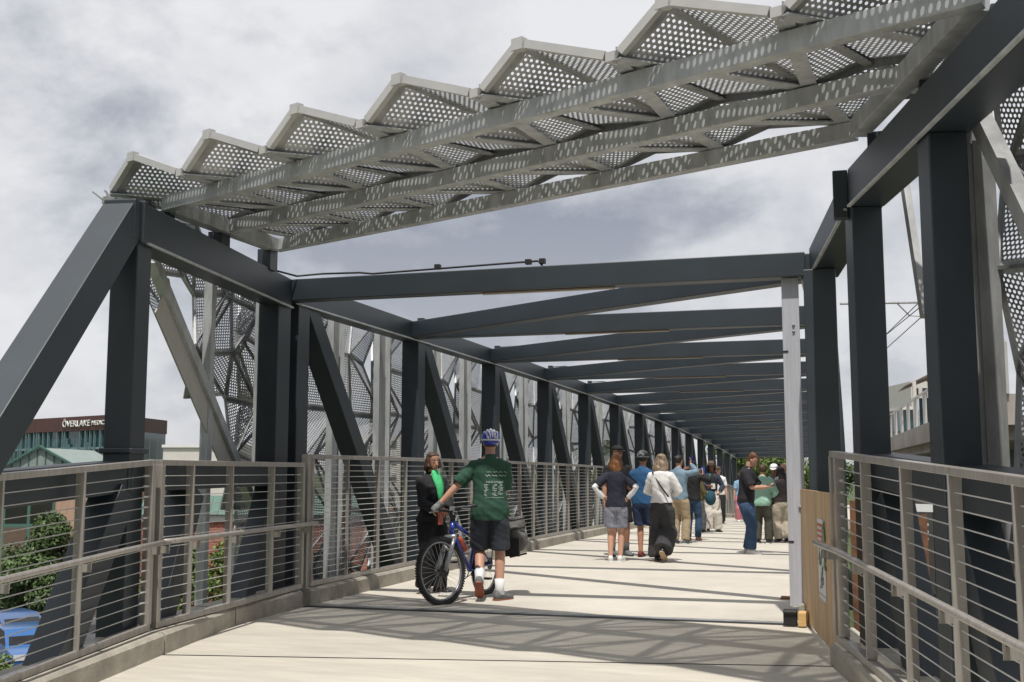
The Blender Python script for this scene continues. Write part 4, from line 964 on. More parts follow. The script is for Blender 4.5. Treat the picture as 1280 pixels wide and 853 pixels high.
# ------------------------------------------------------------------ timber, plywood, notice
mb=MB(); mb.box2((-.56,11.0,.13),(-.40,11.05,3.24)); b=mb.build('timber_board',M['board'],bevel=.004)
tag(b,'tall pale grey painted timber board standing upright beside the right post','board')
mb=MB()
for z in (2.78,2.72): mb.sphere((-.455,10.995,z),.014)
mb.sphere((-.44,10.995,1.05),.02); mb.build('bolt_head',M['galvd'],b)
mb=MB(); mb.box2((-.562,10.994,2.52),(-.51,11.0,2.535)); mb.box2((-.562,10.994,.72),(-.51,11.0,.735)); mb.build('saw_mark',M['black'],b)
pa=V((-.445,11.05,0)); pb=V((-.10,8.60,0)); pd=(pb-pa).normalized(); pn=V((pd.y,-pd.x,0)); pn=pn if pn.x<0 else -pn
W=(pb-pa).length
mb=MB(); mb.prism([pa+V((0,0,.03)),pb-pd*.28+V((0,0,.03)),pb+V((0,0,.16)),pb+V((0,0,1.22)),pa+V((0,0,1.22))],-pn*.018); o=mb.build('plywood_sheet',M['ply'])
tag(o,'bare plywood sheet closing the gap at the end of the right railing','plywood')
def onp(s,z,o=.0): return pa+pd*s+pn*o+V((0,0,z))
t=thing('notice','white paper notice with red heading and green tape on the plywood sheet','notice',onp(1.6,.4,.006))
def sheet(name,s0,s1,z0,z1,o,m):
    mb=MB(); mb.hexa([onp(s0,z0,o),onp(s1,z0,o),onp(s1,z0,o+.002),onp(s0,z0,o+.002),onp(s0,z1,o),onp(s1,z1,o),onp(s1,z1,o+.002),onp(s0,z1,o+.002)]); return mb.build(name,m,t)
s0,s1=1.37,1.83
sheet('paper',s0,s1,.36,1.0,.003,M['paper'])
sheet('red_block',s0+.02,s1-.1,.80,.965,.006,M['red'])
mb=MB(); rnd=random.Random(3)
for r in range(3):
    z=.93-.045*r; s=s0+.05
    while s<s1-.16:
        w=rnd.uniform(.02,.05); mb.hexa([onp(s,z-.012,.009),onp(s+w,z-.012,.009),onp(s+w,z-.012,.010),onp(s,z-.012,.010),onp(s,z+.012,.009),onp(s+w,z+.012,.009),onp(s+w,z+.012,.010),onp(s,z+.012,.010)]); s+=w+.015
mb.build('printed_heading',M['paper'],t)
mb=MB()
for k in range(9):
    a=rnd.uniform(0,6.28); cs=rnd.uniform(s0+.08,s1-.12); cz=rnd.uniform(.48,.74)
    pts=[onp(cs+.05*math.cos(a+i*.7)*(.4+i*.1),cz+.045*math.sin(a+i*.9),.008) for i in range(7)]
    mb.path(pts,.0035,5)
mb.path([onp(s0+.03,.785,.007),onp(s1-.02,.785,.007)],.003,5); mb.path([onp(s0+.03,.40,.007),onp(s1-.02,.40,.007)],.003,5)
mb.build('printed_sketch',M['grey_ink'],t)
mb=MB()
for k in range(12):
    z=.98-.032*k; s=s1-.05+rnd.uniform(-.02,.02); w=rnd.uniform(.05,.10)
    mb.prism([onp(s,z-.02,.008),onp(s+w,z-.012,.010),onp(s+w*.8,z+.012,.013),onp(s,z+.02,.009)],pn*.002)
mb.build('green_tape',M['green'],t)
mb=MB(); mb.box2((-.60,10.53,.015),(-.48,10.63,.15)); mb.tube((-.6,10.53,.13),(-.48,10.53,.13),.02); o=mb.build('rubber_block',[M['black']],bevel=.01)
tag(o,'small black block on the floor at the foot of the white timber board','block')
mb=MB(); mb.box2((-.47,10.5,.012),(-.40,10.68,.13)); o=mb.build('timber_offcut',M['wood'],bevel=.003)
tag(o,'short yellow timber offcut lying between the black block and the plywood','offcut')
mb=MB(); mb.box2((-.75,12.75,dz(12.7)+.002),(-.53,12.95,dz(12.7)+.02)); o=mb.build('deck_plate',mat('rust',(.22,.1,.05),.9)); tag(o,'small rusty plate on the deck near the timber board','plate')
# ------------------------------------------------------------------ ground and background
GZ=-6.0
mb=MB(); mb.face([(-3000,-500,GZ-.02),(3000,-500,GZ-.02),(3000,4000,GZ-.02),(-3000,4000,GZ-.02)]); struct(mb,'ground',M['grass'])
mb=MB(); mb.face([(-70,-10,GZ),(-14,-10,GZ),(-14,75,GZ),(-70,75,GZ)]); struct(mb,'parking_lot',M['asphalt'])
mb=MB(); mb.face([(5,-60,GZ),(24,-60,GZ),(24,300,GZ),(5,300,GZ)]); struct(mb,'road',M['asphalt'])
mb=MB(); mb.box2((-9,62.3,-1.6),(3,90,-1.13)); struct(mb,'far_landing',M['deck'])
M['teal_glass']=mat('teal_glass',(.012,.05,.06),.12,0,.4,.5,spec=.8)
M['fin']=mat('glass_fin',(.14,.22,.235),.3,0,.2,2)
M['maroon']=mat('maroon_cladding',(.075,.032,.028),.6,0,.2,1.2,stretch=(3,3,.2))
M['tile']=mat('tan_tile',(.42,.28,.20),.8,0,.14,3,stretch=(3,3,.4))
M['greenroof']=mat('green_metal_roof',(.06,.14,.11),.5,0,.15,2)
M['palegreen']=mat('pale_green_metal',(.24,.29,.27),.5,0,.1,2)
M['brick']=None
def brick_mat():
    m,nt,b=newmat('red_brick'); L=nt.links
    tc=nd(nt,'ShaderNodeTexCoord'); mp=nd(nt,'ShaderNodeMapping'); mp.inputs['Rotation'].default_value=(R(90),0,0); L.new(tc.outputs['Object'],mp.inputs[0])
    br=nd(nt,'ShaderNodeTexBrick'); br.inputs['Color1'].default_value=(.28,.09,.055,1); br.inputs['Color2'].default_value=(.36,.13,.08,1); br.inputs['Mortar'].default_value=(.4,.33,.28,1)
    br.inputs['Scale'].default_value=1.6; br.inputs['Mortar Size'].default_value=.012; L.new(mp.outputs[0],br.inputs['Vector']); L.new(br.outputs['Color'],b.inputs['Base Color']); b.inputs['Roughness'].default_value=.85
    return m
M['brick']=brick_mat()
M['darkwin']=mat('dark_window_glass',(.015,.014,.014),.1,0,.4,1,spec=.7)
M['blind']=mat('brown_blind',(.11,.075,.05),.7,0,.1,3)
M['offwhite']=mat('offwhite_render',(.62,.59,.55),.8,0,.06,.6)
M['conc']=mat('weathered_concrete',(.40,.36,.32),.85,0,.15,1,.1,20,big=.2)
def dvec(p,q): 
    d=V((q.x-p.x,q.y-p.y,0)); return d.normalized(),d.length
def text_on(txt,p,d,n,size,name,m,parent,sx=1.0,ext=.05):
    cu=bpy.data.curves.new('t','FONT'); cu.body=txt; cu.size=size; cu.extrude=ext; cu.align_x='LEFT'
    ob=bpy.data.objects.new('t',cu); col.objects.link(ob); bpy.context.view_layer.update()
    me=bpy.data.meshes.new_from_object(ob.evaluated_get(bpy.context.evaluated_depsgraph_get()))
    bpy.data.objects.remove(ob)
    up=V((0,0,1)); mb=bpy.data.objects.new(name,me); col.objects.link(mb); me.materials.clear(); me.materials.append(m)
    off=wloc(parent)
    for v in me.vertices:
        x,y,z=v.co; w=p+d*x*sx+up*y+n*z; v.co=w-off
    me.update(); mb.parent=parent; return mb
# medical centre
zr=lambda y,D:at(0,y,D).z
c=at(143,590,150); l=at(-120,590,190); r=at(205,590,168)
for q in (c,l,r): q.z=0
ztop=at(143,518,150).z; zband=ztop-2.0
t=thing('office_building','glass and maroon office building with white hospital lettering on its roof band','building',(c.x,c.y,GZ))
back=V((-40,90,0))
mb=MB(); mb.prism([V((q.x,q.y,GZ)) for q in (l,c,r)]+[V((r.x-30,r.y+40,GZ)),V((l.x,l.y+50,GZ))],(0,0,zband-GZ)); mb.build('glass_wall',M['teal_glass'],t)
mb=MB(); cc=c+V((0,-.4,0)); mb.prism([V((q.x,q.y,zband)) for q in (l+V((-.3,-.3,0)),cc,r+V((.4,-.2,0)))]+[V((r.x-30,r.y+40,zband)),V((l.x,l.y+50,zband))],(0,0,ztop-zband)); mb.build('roof_band',M['maroon'],t)
rnd=random.Random(2)
mb=MB(); d,Ln=dvec(l,c); n=V((d.y,-d.x,0)); n=n if n.y<0 else -n
s=.4; fins=[]
while s<Ln:
    z0=GZ+rnd.choice([3.6,7.2,7.2]); z1=zband if rnd.random()<.6 else zband-rnd.uniform(.8,3)
    p=l+d*s+n*.2; mb.box((p.x,p.y,(z0+z1)/2),(.11,.28,z1-z0),math.atan2(d.y,d.x)); s+=rnd.choice([.55,.8,1.1,1.5])
o=mb.build('glass_fins',M['fin'],t); o['kind']='stuff'
mb=MB()
for z in (GZ+3.6,GZ+7.2,GZ+10.6):
    mb.bar(l+n*.1+V((0,0,z)),c+n*.1+V((0,0,z)),.15,.3)
d2_,L2_=dvec(c,r); n2_=V((d2_.y,-d2_.x,0)); n2_=n2_ if n2_.y<0 else -n2_
for k in range(7):
    p=c+d2_*(L2_*k/6)+n2_*.1; mb.box((p.x,p.y,(GZ+zband)/2),(.22,.22,zband-GZ),math.atan2(d2_.y,d2_.x))
for z in (GZ+3.6,GZ+7.2): mb.bar(c+n2_*.1+V((0,0,z)),r+n2_*.1+V((0,0,z)),.15,.25)
mb.build('mullions',M['fin'],t)
pl_=l+d*(Ln*( .80))+n*.55; 
text_on('ŌVERLAKE',V((pl_.x,pl_.y,zband+.62)),d,n,1.22,'sign_lettering',M['white'],t,.62*2.0)
pl_=l+d*(Ln*.918)+n*.55; text_on('MEDICAL CENTER',V((pl_.x,pl_.y,zband+.72)),d,n,.86,'sign_lettering',M['white'],t,.62*2.0)
pl_=c+d2_*(-.2)+n2_*.6; text_on('ŌVERLAKE MEDICAL CENTER',V((pl_.x,pl_.y,zband+.62)),d2_,n2_,.9,'sign_lettering',M['white'],t,1.12)
def block(name,label,cat,x0,x1,ytop,D,depth,m,yaw=0,parts=None,dy=0):
    "a building whose front spans photo columns x0..x1 at distance D"
    a=at(x0,590,D);b=at(x1,590,D+dy); zt=at((x0+x1)/2,ytop,D).z
    d,Ln=dvec(a,b); n=V((d.y,-d.x,0)); n=n if n.dot(-CF)>0 else -n
    t=thing(name,label,cat,((a.x+b.x)/2,(a.y+b.y)/2,GZ))
    P=lambda s,o,z:V((a.x,a.y,0))+d*s+n*o+V((0,0,z))
    mb=MB(); mb.hexa([P(0,0,GZ),P(Ln,0,GZ),P(Ln,-depth,GZ),P(0,-depth,GZ),P(0,0,zt),P(Ln,0,zt),P(Ln,-depth,zt),P(0,-depth,zt)]); mb.build('wall',m,t)
    if parts: parts(t,P,Ln,zt)
    return t
def slab(t,P,name,m,s0,s1,o0,o1,z0,z1):
    mb=MB(); mb.hexa([P(s0,o1,z0),P(s1,o1,z0),P(s1,o0,z0),P(s0,o0,z0),P(s0,o1,z1),P(s1,o1,z1),P(s1,o0,z1),P(s0,o0,z1)]); return mb.build(name,m,t)
def pw(D): return lambda y:at(100,y,D).z
def tan_parts(t,P,Ln,zt):
    px=lambda x:(x+60)/(128+60)*Ln; z=pw(62)
    w=slab(t,P,'window',M['greenroof'],px(7),px(71),.0,.06,z(716),z(622))
    slab(t,P,'pane',M['darkwin'],px(10),px(37),.06,.075,z(654),z(626)); slab(t,P,'pane',M['darkwin'],px(41),px(68),.06,.075,z(654),z(626))
    slab(t,P,'blind',M['blind'],px(10),px(37),.06,.075,z(713),z(659)); slab(t,P,'blind',M['blind'],px(41),px(68),.06,.075,z(713),z(659))
    slab(t,P,'awning',M['offwhite'],px(-60),px(52),.0,2.2,z(724),z(716))
    slab(t,P,'shopfront',M['darkwin'],px(-60),px(70),.0,.05,GZ+.1,z(727))
    slab(t,P,'roof_edge',M['palegreen'],px(-60),px(128),-.1,.25,zt,zt+.25)
    mb=MB(); a,b=px(6),px(100); m_=(a+b)/2-.1; zz=zt+.25; zp=at(58,560,62).z
    mb.prism([P(a,.2,zz),P(b,.2,zz),P(m_,.2,zp)],P(0,-8,0)-P(0,0,0)); g=mb.build('gable_roof',M['palegreen'],t)
    mb=MB(); mb.bar(P(a-.1,.3,zz+.02),P(m_,.3,zp+.1),.2,.1); mb.bar(P(m_,.3,zp+.1),P(b+.1,.3,zz+.02),.2,.1); 
    for k in range(1,9):
        s=a+(b-a)*k/9; h=(zp-zz)*(1-abs(s-m_)/(m_-a if s<m_ else b-m_)); mb.box(P(s,.22,zz+h/2),(.05,.05,h))
    mb.build('gable_trim',M['greenroof'],t)
block('shop_building','tan tiled building with big dark green framed window and pale green gable','building',-60,128,592,62,14,M['tile'],parts=tan_parts)
def brick_parts(t,P,Ln,zt):
    z=pw(60)
    slab(t,P,'fascia',M['offwhite'],-.1,Ln+.1,.0,.12,z(652),z(643))
    mb=MB(); mb.hexa([P(-.1,.3,z(643)),P(Ln+.1,.3,z(643)),P(Ln,-3,z(643)),P(0,-3,z(643)),P(-.1,-.6,z(621)),P(Ln+.1,-.6,z(621)),P(Ln,-3,z(621)),P(0,-3,z(621))]); r=mb.build('roof',M['greenroof'],t)
    mb=MB(); s=0
    while s<Ln: mb.bar(P(s,.31,z(643)),P(s,-.59,z(621)),.05,.05); s+=.45
    o=mb.build('roof_ribs',M['greenroof'],r); mb.v and None
    for k in range(3):
        slab(t,P,'window',M['darkwin'],1.2+k*4,3+k*4,0,.05,z(735),z(690))
block('brick_shop','low red brick building with dark green ribbed roof beyond the left railing','building',180,470,643,60,12,M['brick'],parts=brick_parts)
def para(t,P,Ln,zt):
    slab(t,P,'parapet_cap',M['white'],-.1,Ln+.1,-.2,.2,zt-.3,zt); slab(t,P,'parapet_band',M['conc'],0,Ln,0,.1,zt-2.4,zt-1.7)
block('parapet_building','long pale building with flat parapet beside the glass office building','building',203,300,556,120,20,M['offwhite'],parts=para)
def beige(t,P,Ln,zt):
    for r in range(3):
        for k in range(5): slab(t,P,'window',M['darkwin'],Ln*(.06+k*.19),Ln*(.06+k*.19)+Ln*.1,0,.08,zt-2.2-r*3,zt-.9-r*3)
block('flat_roof_block','small beige block of rooms with rows of windows seen between the left posts','building',440,500,545,200,20,M['offwhite'],parts=beige)
# trees --------------------------------------------------------------------
def leafmat(name,c): 
    m=mat(name,c,.6,0,.45,1.3,c2=[x*1.7 for x in c]); b=m.node_tree.nodes['Principled BSDF']; b.inputs['Subsurface Weight'].default_value=0
    try: b.inputs['Transmission Weight'].default_value=0
    except: pass
    return m
LM=[leafmat('leaf_bright',(.10,.145,.03)),leafmat('leaf_mid',(.055,.09,.025)),leafmat('leaf_dark',(.035,.06,.02))]
def tree(name,label,base,h,rad,m,nleaf=5000,ls=.16,group=None,trunk=.35,seed=1,cat='tree',low=.18,flat=1.0):
    rnd=random.Random(seed); t=thing(name,label,cat,base,group=group); b0=V(base)
    mb=MB(); mb.path([b0,b0+V((rnd.uniform(-.1,.1),0,h*.4)),b0+V((rnd.uniform(-.2,.2),rnd.uniform(-.2,.2),h*.75))],[trunk*.5,trunk*.35,trunk*.1],8)
    blobs=[]
    nb=22
    for i in range(nb):
        f=low+(1-low)*rnd.random(); rr=rad*(math.sin(math.pi*min(1,max(.05,(f-low)/(1-low)*.8+.2)))**.6)
        a=rnd.uniform(0,6.28); q=rr*math.sqrt(rnd.random())*.75
        c=b0+V((math.cos(a)*q,math.sin(a)*q,f*h*.95)); blobs.append((c,rad*rnd.uniform(.22,.42)))
        mb.path([b0+V((0,0,h*.3*min(1,f+.3))),c],[trunk*.12,trunk*.03],5)
    mb.build('trunk',mat('bark',(.09,.065,.045),.9) if 'bark' not in M else M['bark'],t)
    mb=MB()
    for i in range(nleaf):
        c,r=rnd.choice(blobs)
        d=V((rnd.gauss(0,1),rnd.gauss(0,1),rnd.gauss(0,1))).normalized(); p=c+d*r*(rnd.random()**.4); p.z=b0.z+(p.z-b0.z)*flat
        n=(d+V((rnd.gauss(0,.6),rnd.gauss(0,.6),rnd.gauss(.3,.6)))).normalized(); x=n.orthogonal().normalized(); y=n.cross(x); w=ls*rnd.uniform(.6,1.3)
        a=rnd.uniform(0,6.28); u=x*math.cos(a)+y*math.sin(a); v_=n.cross(u)
        mb.face([p-u*w,p+v_*w*.45,p+u*w,p-v_*w*.45])
    mb.build('crown',m,t); return t
M['bark']=mat('bark',(.09,.065,.045),.9,0,.3,6,.3,20)
def tp(x,D): p=at(x,590,D); return (p.x,p.y,GZ)
tree('shade_tree','bushy green tree beside the parked cars below the ramp',tp(66,55),4.9,2.5,LM[1],18000,.12,trunk=.25,seed=3)
tree('shrub','low bright green shrub with reddish tips at the bottom left corner',tp(8,35),1.55,1.2,LM[0],6000,.08,trunk=.1,seed=4,cat='shrub',low=.05)
tree('shade_tree','light green tree in front of the red brick building',tp(212,48),4.5,2.5,LM[0],16000,.12,trunk=.22,seed=5)
tree('shade_tree','light green tree behind the diagonal of the left end truss',tp(300,50),4.3,2.0,LM[0],10000,.12,trunk=.22,seed=6)
rnd=random.Random(11)
for i,(x,D,h) in enumerate([(455,85,7.2),(560,95,8.2),(640,105,9.2),(705,110,9.8),(760,115,10)]):
    tree('roadside_tree','green roadside tree seen between the left truss posts',tp(x,D),h,3.6,LM[i%2],3500,.26,'trees seen between the truss posts',trunk=.4,seed=20+i)
for i,(x,D,h) in enumerate([(905,120,12.5),(930,135,15),(955,118,13),(975,140,15.5),(1000,125,14),(1030,130,11)]):
    tree('hillside_tree','leafy green tree at the far end of the covered walkway',tp(x,D),h,4.5,LM[i%2],6000,.24,'trees at the far end of the bridge',trunk=.5,seed=40+i)
tree('street_tree','small green tree beside the white van beyond the ramp railing',tp(198,88),6.3,1.5,LM[1],2500,.18,trunk=.2,seed=61)
for i in range(9):  # unseen trees added behind the camera so the steel fronts reflect something dark
    x=-34+i*8.5+rnd.uniform(-2,2); y=-26+rnd.uniform(-6,6)
    tree('unseen_backdrop_tree','unseen tall green tree added behind the approach ramp to darken the steel fronts',(x,y,GZ),rnd.uniform(19,24),6.5,LM[1+i%2],2600,.62,'unseen trees added behind the approach ramp',trunk=.7,seed=80+i,low=.1)
# vehicles -----------------------------------------------------------------
def car(name,label,loc,rz,c,kind='car',lights=True):
    t=thing(name,label,'car' if kind!='van' else 'van',loc,rz)
    pm=mat('car_paint',c,.25,.1,.03,2,coat=.8)
    L_,Wd=(4.6,1.85); 
    if kind=='pickup': L_=5.6;Wd=2.0
    prof={'car':[(-2.3,.35),(-2.28,.75),(-1.5,.92),(-.75,1.38),(.75,1.42),(1.7,1.0),(2.25,.85),(2.3,.35)],
          'pickup':[(-2.8,.5),(-2.8,1.12),(-1.5,1.2),(-.8,1.75),(.7,1.78),(1.0,1.25),(2.8,1.2),(2.8,.5)],
          'van':[(-2.3,.4),(-2.3,1.0),(-1.7,1.25),(-1.1,2.1),(2.3,2.15),(2.3,.4)]}[kind]
    mb=MB(); rg=[]
    for fx,ins in ((-1,.0),(-.96,-.0),(.96,0),(1,0)):
        rg.append([V((x*(.985 if abs(fx)==1 else 1),fx*Wd/2*(1-.12*max(0,(z-.9))),z if abs(fx)<1 else .35+(z-.35)*.97)) for x,z in prof])
    mb.rings(rg); bo_=mb.build('body',pm,t,local=True,bevel=.06); bo_.modifiers[0].segments=3; bo_.data.polygons.foreach_set('use_smooth',[True]*len(bo_.data.polygons))
    g=[p for p in prof if p[1]>.9]
    mb=MB(); top=max(z for x,z in prof)
    if kind=='car': G=[(-1.38,.97),(-.72,1.33),(.72,1.36),(1.55,1.0)]
    elif kind=='pickup': G=[(-1.4,1.24),(-.78,1.69),(.62,1.7),(.8,1.26)]
    else: G=[(-1.6,1.3),(-1.1,1.95),(-.2,1.95),(-.2,1.3)]
    for sg in (-1,1):
        mb.prism([V((x,sg*(Wd/2*(1-.12*(z-.9))+.003),z)) for x,z in G],(0,sg*.006,0))
    a,b=G[0],G[1]; w=Wd*.42
    nn=V((-(b[1]-a[1]),0,(b[0]-a[0]))).normalized()*.02
    mb.prism([V((a[0]-.03,-w,a[1]))+nn,V((a[0]-.03,w,a[1]))+nn,V((b[0]-.03,w*.9,b[1]))+nn,V((b[0]-.03,-w*.9,b[1]))+nn],nn*.4)
    mb.build('windows',M['darkwin'],t,local=True)
    for x in (-L_*.31,L_*.3):
        for sg in (-1,1):
            mb=MB(); mb.tube((x,sg*(Wd/2-.2),.34),(x,sg*(Wd/2+.01),.34),.34,18); w_=mb.build('wheel',M['black'],t,local=True)
            mb=MB(); mb.tube((x,sg*(Wd/2),.34),(x,sg*(Wd/2+.02),.34),.2,12); mb.build('rim',M['alum'],w_,local=True)
    for sg in (-1,1):
        mb=MB(); mb.box((-L_/2+.03,sg*Wd*.37,prof[1][1]-.12),(.1,.4,.2)); mb.build('headlight',M['white'],t,local=True)
        mb=MB(); mb.box((L_/2-.02,sg*Wd*.4,.85),(.08,.25,.22)); mb.build('tail_light',M['red'],t,local=True)
    mb=MB(); mb.box((-L_/2+.01,0,prof[1][1]-.2),(.06,Wd*.45,.26)); mb.build('grille',M['black'],t,local=True)
    return t
def g(x,y):
    r=at(x,y,1)-V((0,0,EYE)); p=V((0,0,EYE))+r*((GZ-EYE)/r.z); return (p.x,p.y,GZ)
hd=math.atan2(1,0)
def face_cam(loc,off): return math.atan2(-loc[1],-loc[0])+math.pi+off
l_=g(30,842); car('parked_pickup','bright blue pickup truck with white headlights parked nearest below the ramp',l_,face_cam(l_,.2),(.03,.13,.36),'pickup')
l_=g(12,806); car('parked_car','blue car parked behind the bright blue pickup',l_,face_cam(l_,.4),(.05,.11,.27))
l_=g(44,772); car('parked_car','dark car with pale windscreen parked furthest from the ramp',l_,face_cam(l_,.35),(.03,.03,.035))
l_=g(110,815); car('parked_car','black car parked behind the sloping truss leg',l_,face_cam(l_,.2),(.02,.02,.022))
p=at(216,612,90); p.z=GZ+3.0; car('parked_van','white van parked above the green roof beside a tree',p,face_cam(p,.9),(.7,.7,.7),'van')
mb=MB(); mb.box2((p.x-7,p.y-3,GZ),(p.x+7,p.y+5,GZ+2.99)); struct(mb,'upper_terrace',M['asphalt'])
for i,(x,y,cc,s) in enumerate([(1163,805,(.7,.7,.7),'white car driving under the bridge seen low between the right railing posts'),(1283,800,(.65,.65,.66),'white car at the right frame edge under the bridge')]):
    l_=g(x,y); car('moving_car',s,l_,R(-90),cc)
# station viaduct ----------------------------------------------------------
a=at(1158,529,36); b=at(1111,547.6,52); d,_=dvec(a,b); 
a0=a-d*14; b0=b+d*40; n=V((d.y,-d.x,0)); n=n if n.x>0 else -n
zt=a.z
t=thing('station_viaduct','grey concrete station viaduct with post railing above and right of the bridge','viaduct',(a0.x,a0.y,GZ))
def vb(name,m,o0,o1,z0,z1):
    mb=MB(); P=lambda q,o,z:V((q.x,q.y,0))+n*o+V((0,0,z)); mb.hexa([P(a0,o0,z0),P(a0,o1,z0),P(b0,o1,z0),P(b0,o0,z0),P(a0,o0,z1),P(a0,o1,z1),P(b0,o1,z1),P(b0,o0,z1)]); return mb.build(name,m,t)
vb('parapet_wall',M['conc'],0,.3,zt-.62,zt); vb('deck_slab',M['conc'],.3,7,zt-.9,zt-.5)
vb('edge_girder',M['steel'],2.2,2.8,zt-2.0,zt-.9)
mb=MB(); q=lambda p,z:V((p.x,p.y,z))+n*.12; mb.bar(q(a0,zt+1.08),q(b0,zt+1.08),.08,.07); mb.build('top_rail',M['alum'],t)
s=0; proto=None
while s<68:
    p=q(a0+d*s,zt); mb=MB(); mb.bar(p,p+V((0,0,1.05)),.14,.12,n); 
    if proto is None: proto=mb.build('rail_post',M['alum'],t,origin=p)
    else: copy_part(proto,t,p-wloc(t))
    s+=3.1
mb=MB()
for k in range(3):
    p=a0+d*(6+k*22)+n*3; mb.box((p.x,p.y,(GZ+zt-2)/2),(1.4,1.4,zt-2-GZ))
mb.build('support_columns',M['conc'],t)
t=thing('station_shelter','small pitched brown shelter roof on the station platform','shelter',tuple(at(1126,505,50)))
p=at(1126,508,50); p=p+n*1.5
mb=MB(); hx=n; hy=d
zz=zt+2.25; mb.prism([p-hx*1.3+V((0,0,zz-p.z)),p+V((0,0,zz+.65-p.z)),p+hx*1.3+V((0,0,zz-p.z)),p+V((0,0,zz+.5-p.z))],hy*4); mb.build('roof',mat('brown_roof',(.12,.085,.06),.7),t)
for sx in (-.9,.9):
    mb=MB(); w=p+hx*sx; mb.tube((w.x,w.y,zt-.5),(w.x,w.y,zz+.2),.09); mb.build('post',M['offwhite'],t)
mb=MB(); w=p+hy*2; mb.box((w.x,w.y,zt+.9),(1.2,2.4,1.7)); mb.build('glass_panel',M['teal_glass'],t)
block('tower_block','pale grey building top behind the station railing','building',1143,1200,476,150,15,M['offwhite'],parts=beige)
block('station_house','dark teal glass station house behind the station railing posts','building',1132,1185,512,70,6,M['teal_glass'],parts=lambda t,P,Ln,zt:slab(t,P,'roof',M['offwhite'],-.2,Ln+.2,-6,.3,zt,zt+.2))
mb=MB()
for (x0,y0,D0,x1,y1,D1) in [(1085,437,60,1175,364,34),(1085,440,62,1178,350,34),(1070,470,70,1190,362,34)]:
    mb.tube(at(x0,y0,D0),at(x1,y1,D1),.018,6)
tag(mb.build('overhead_wires',M['black']),'thin overhead wires of the tram line seen between the right posts','wires')
mb=MB(); mb.tube(at(1050,380,45),at(1168,378,45),.045); mb.tube(at(1121,379,45),at(1137,395,45),.03); mb.tube(at(1137,395,45),at(1175,397,45),.02); mb.tube(at(1200,372,45),V((at(1200,372,45).x,at(1200,372,45).y,zt-.6)),.12)
tag(mb.build('catenary_arm',M['galvd']),'thin horizontal catenary arm above the station viaduct','catenary arm')
# steel frame below the right railing
t=thing('steel_frame','rusty brown and white steel frame standing below the right railing','frame',tuple(at(1090,700,16)))
M['rust']=mat('rusty_steel',(.16,.075,.04),.8,0,.4,5)
for x in (1068,1081): 
    p=at(x,640,15); mb=MB(); mb.box((p.x,p.y,-1.6),(.12,.16,5.2)); mb.build('column',M['rust'],t)
p=at(1150,640,18); 
for k in range(2):
    mb=MB(); mb.box((p.x+k*.45,p.y+k*.5,-2),(.2,.2,5.4)); mb.build('column',M['conc'] if k else M['rust'],t)
mb=MB(); mb.bar(at(1110,634,18),at(1180,636,18),.12,.12); 
for k in range(5): mb.bar(at(1118,655+k*9,18),at(1160,656+k*9,18),.04,.04)
mb.build('guard_rail',M['white'],t)
# ------------------------------------------------------------------ light and sky
SEL=math.atan2(1,.43); 
sun=bpy.data.lights.new('sun','SUN'); sun.energy=4.2; sun.angle=R(.8); sun.color=(1,.955,.89)
so=bpy.data.objects.new('sun',sun); col.objects.link(so); so.rotation_euler=V((-.075,.43,-1)).to_track_quat('-Z','Y').to_euler()
w=bpy.data.worlds.new('World'); scn.world=w; w.use_nodes=True; nt=w.node_tree; L=nt.links
bg=nt.nodes['Background']
sky=nd(nt,'ShaderNodeTexSky'); sky.sky_type='NISHITA'; sky.sun_disc=False; sky.sun_elevation=SEL; sky.sun_rotation=math.atan2(.075,-.43)
sky.altitude=50; sky.dust_density=2
bg.inputs['Strength'].default_value=.1
# broken overcast: two noise decks on the sky direction, flattened towards the horizon
tc=nd(nt,'ShaderNodeTexCoord')
sp=nd(nt,'ShaderNodeSeparateXYZ'); L.new(tc.outputs['Generated'],sp.inputs[0])
def mth(op,a,b=None,clamp=False):
    n=nd(nt,'ShaderNodeMath',operation=op); n.use_clamp=clamp
    for i,x in enumerate((a,b)):
        if x is None: continue
        if isinstance(x,(int,float)): n.inputs[i].default_value=x
        else: L.new(x,n.inputs[i])
    return n.outputs[0]
zc=mth('ADD',mth('MAXIMUM',sp.outputs['Z'],0),.55)
cx=mth('DIVIDE',sp.outputs['X'],zc); cy=mth('DIVIDE',sp.outputs['Y'],zc)
cb=nd(nt,'ShaderNodeCombineXYZ'); L.new(cx,cb.inputs[0]); L.new(cy,cb.inputs[1])
def noise(scale,det,rough,off,dist=0):
    mp=nd(nt,'ShaderNodeMapping'); mp.inputs['Location'].default_value=off; L.new(cb.outputs[0],mp.inputs[0])
    n=nd(nt,'ShaderNodeTexNoise'); n.inputs['Scale'].default_value=scale; n.inputs['Detail'].default_value=det; n.inputs['Roughness'].default_value=rough; n.inputs['Distortion'].default_value=dist
    L.new(mp.outputs[0],n.inputs['Vector']); return n.outputs['Fac']
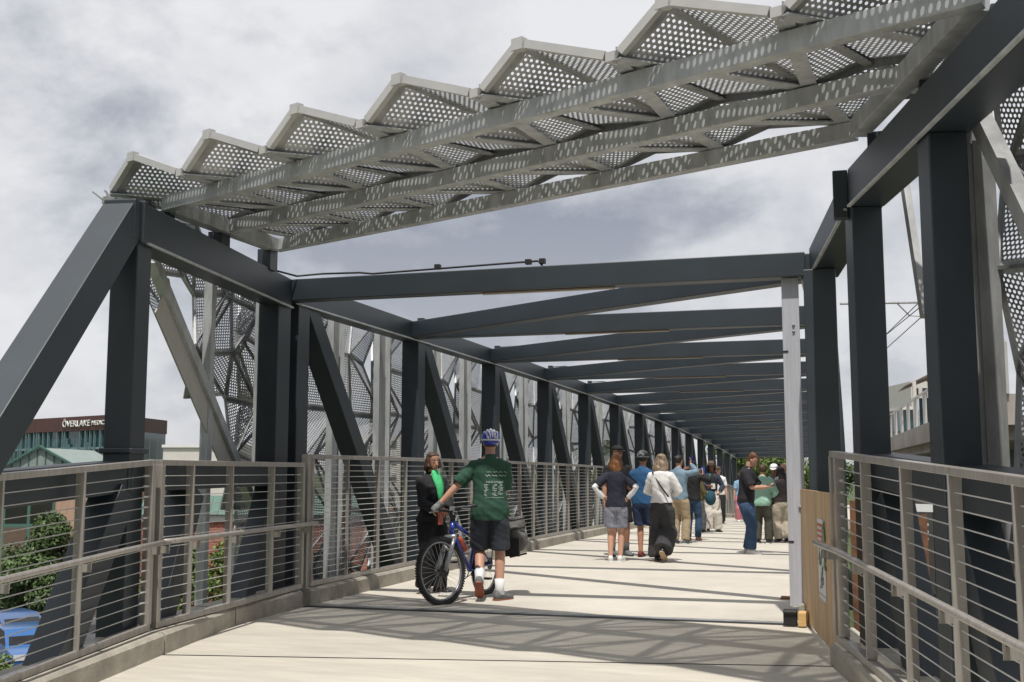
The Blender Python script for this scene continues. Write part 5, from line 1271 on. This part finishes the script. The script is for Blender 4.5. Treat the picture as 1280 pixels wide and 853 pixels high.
n1=noise(1.15,4,.5,(5.3,1.2,0),.1); n2=noise(3.1,10,.58,(7.7,2.2,3),.15); n3=noise(7.0,8,.6,(1.7,9.2,5),.1)
bil=mth('SUBTRACT',1.0,mth('ABSOLUTE',mth('SUBTRACT',mth('MULTIPLY',n2,2.0),1.0)))
v=mth('ADD',mth('ADD',mth('MULTIPLY',n1,.50),mth('MULTIPLY',n2,.34)),mth('ADD',mth('MULTIPLY',n3,.20),mth('MULTIPLY',mth('SUBTRACT',bil,.8),.16)))
cr=nd(nt,'ShaderNodeValToRGB'); e=cr.color_ramp.elements
K=1/.1
def cc(r,g_,b_): return (r*K,g_*K,b_*K,1)
CL=[(.425,(.33,.355,.42)),(.47,(.44,.465,.525)),(.51,(.57,.59,.635)),(.545,(.70,.71,.74)),(.60,(.86,.865,.885))]
e[0].position=CL[0][0]; e[0].color=cc(*CL[0][1]); e[1].position=CL[-1][0]; e[1].color=cc(*CL[-1][1])
for pz,c_ in CL[1:-1]: q_=e.new(pz); q_.color=cc(*c_)
L.new(v,cr.inputs['Fac'])
# brighter, whiter band near the horizon
hz=mth('SUBTRACT',1.0,mth('MULTIPLY',mth('MAXIMUM',sp.outputs['Z'],0),4.2),True)
mxh=nd(nt,'ShaderNodeMix',data_type='RGBA'); L.new(mth('MULTIPLY',hz,.55),mxh.inputs['Factor']); L.new(cr.outputs[0],mxh.inputs['A']); mxh.inputs['B'].default_value=cc(.72,.73,.76)
# thin gaps where the blue sky shows
gap=mth('MULTIPLY',mth('GREATER_THAN',n2,.70),.25)
mx=nd(nt,'ShaderNodeMix',data_type='RGBA'); mx.inputs['Factor'].default_value=.93
L.new(sky.outputs[0],mx.inputs['A']); L.new(mxh.outputs['Result'],mx.inputs['B'])
L.new(mx.outputs['Result'],bg.inputs['Color'])
scn.view_settings.view_transform='Standard'; scn.view_settings.look='None'; scn.view_settings.gamma=1; scn.view_settings.exposure=0
scn.render.engine='CYCLES'
scn.cycles.transparent_max_bounces=24; scn.cycles.max_bounces=8
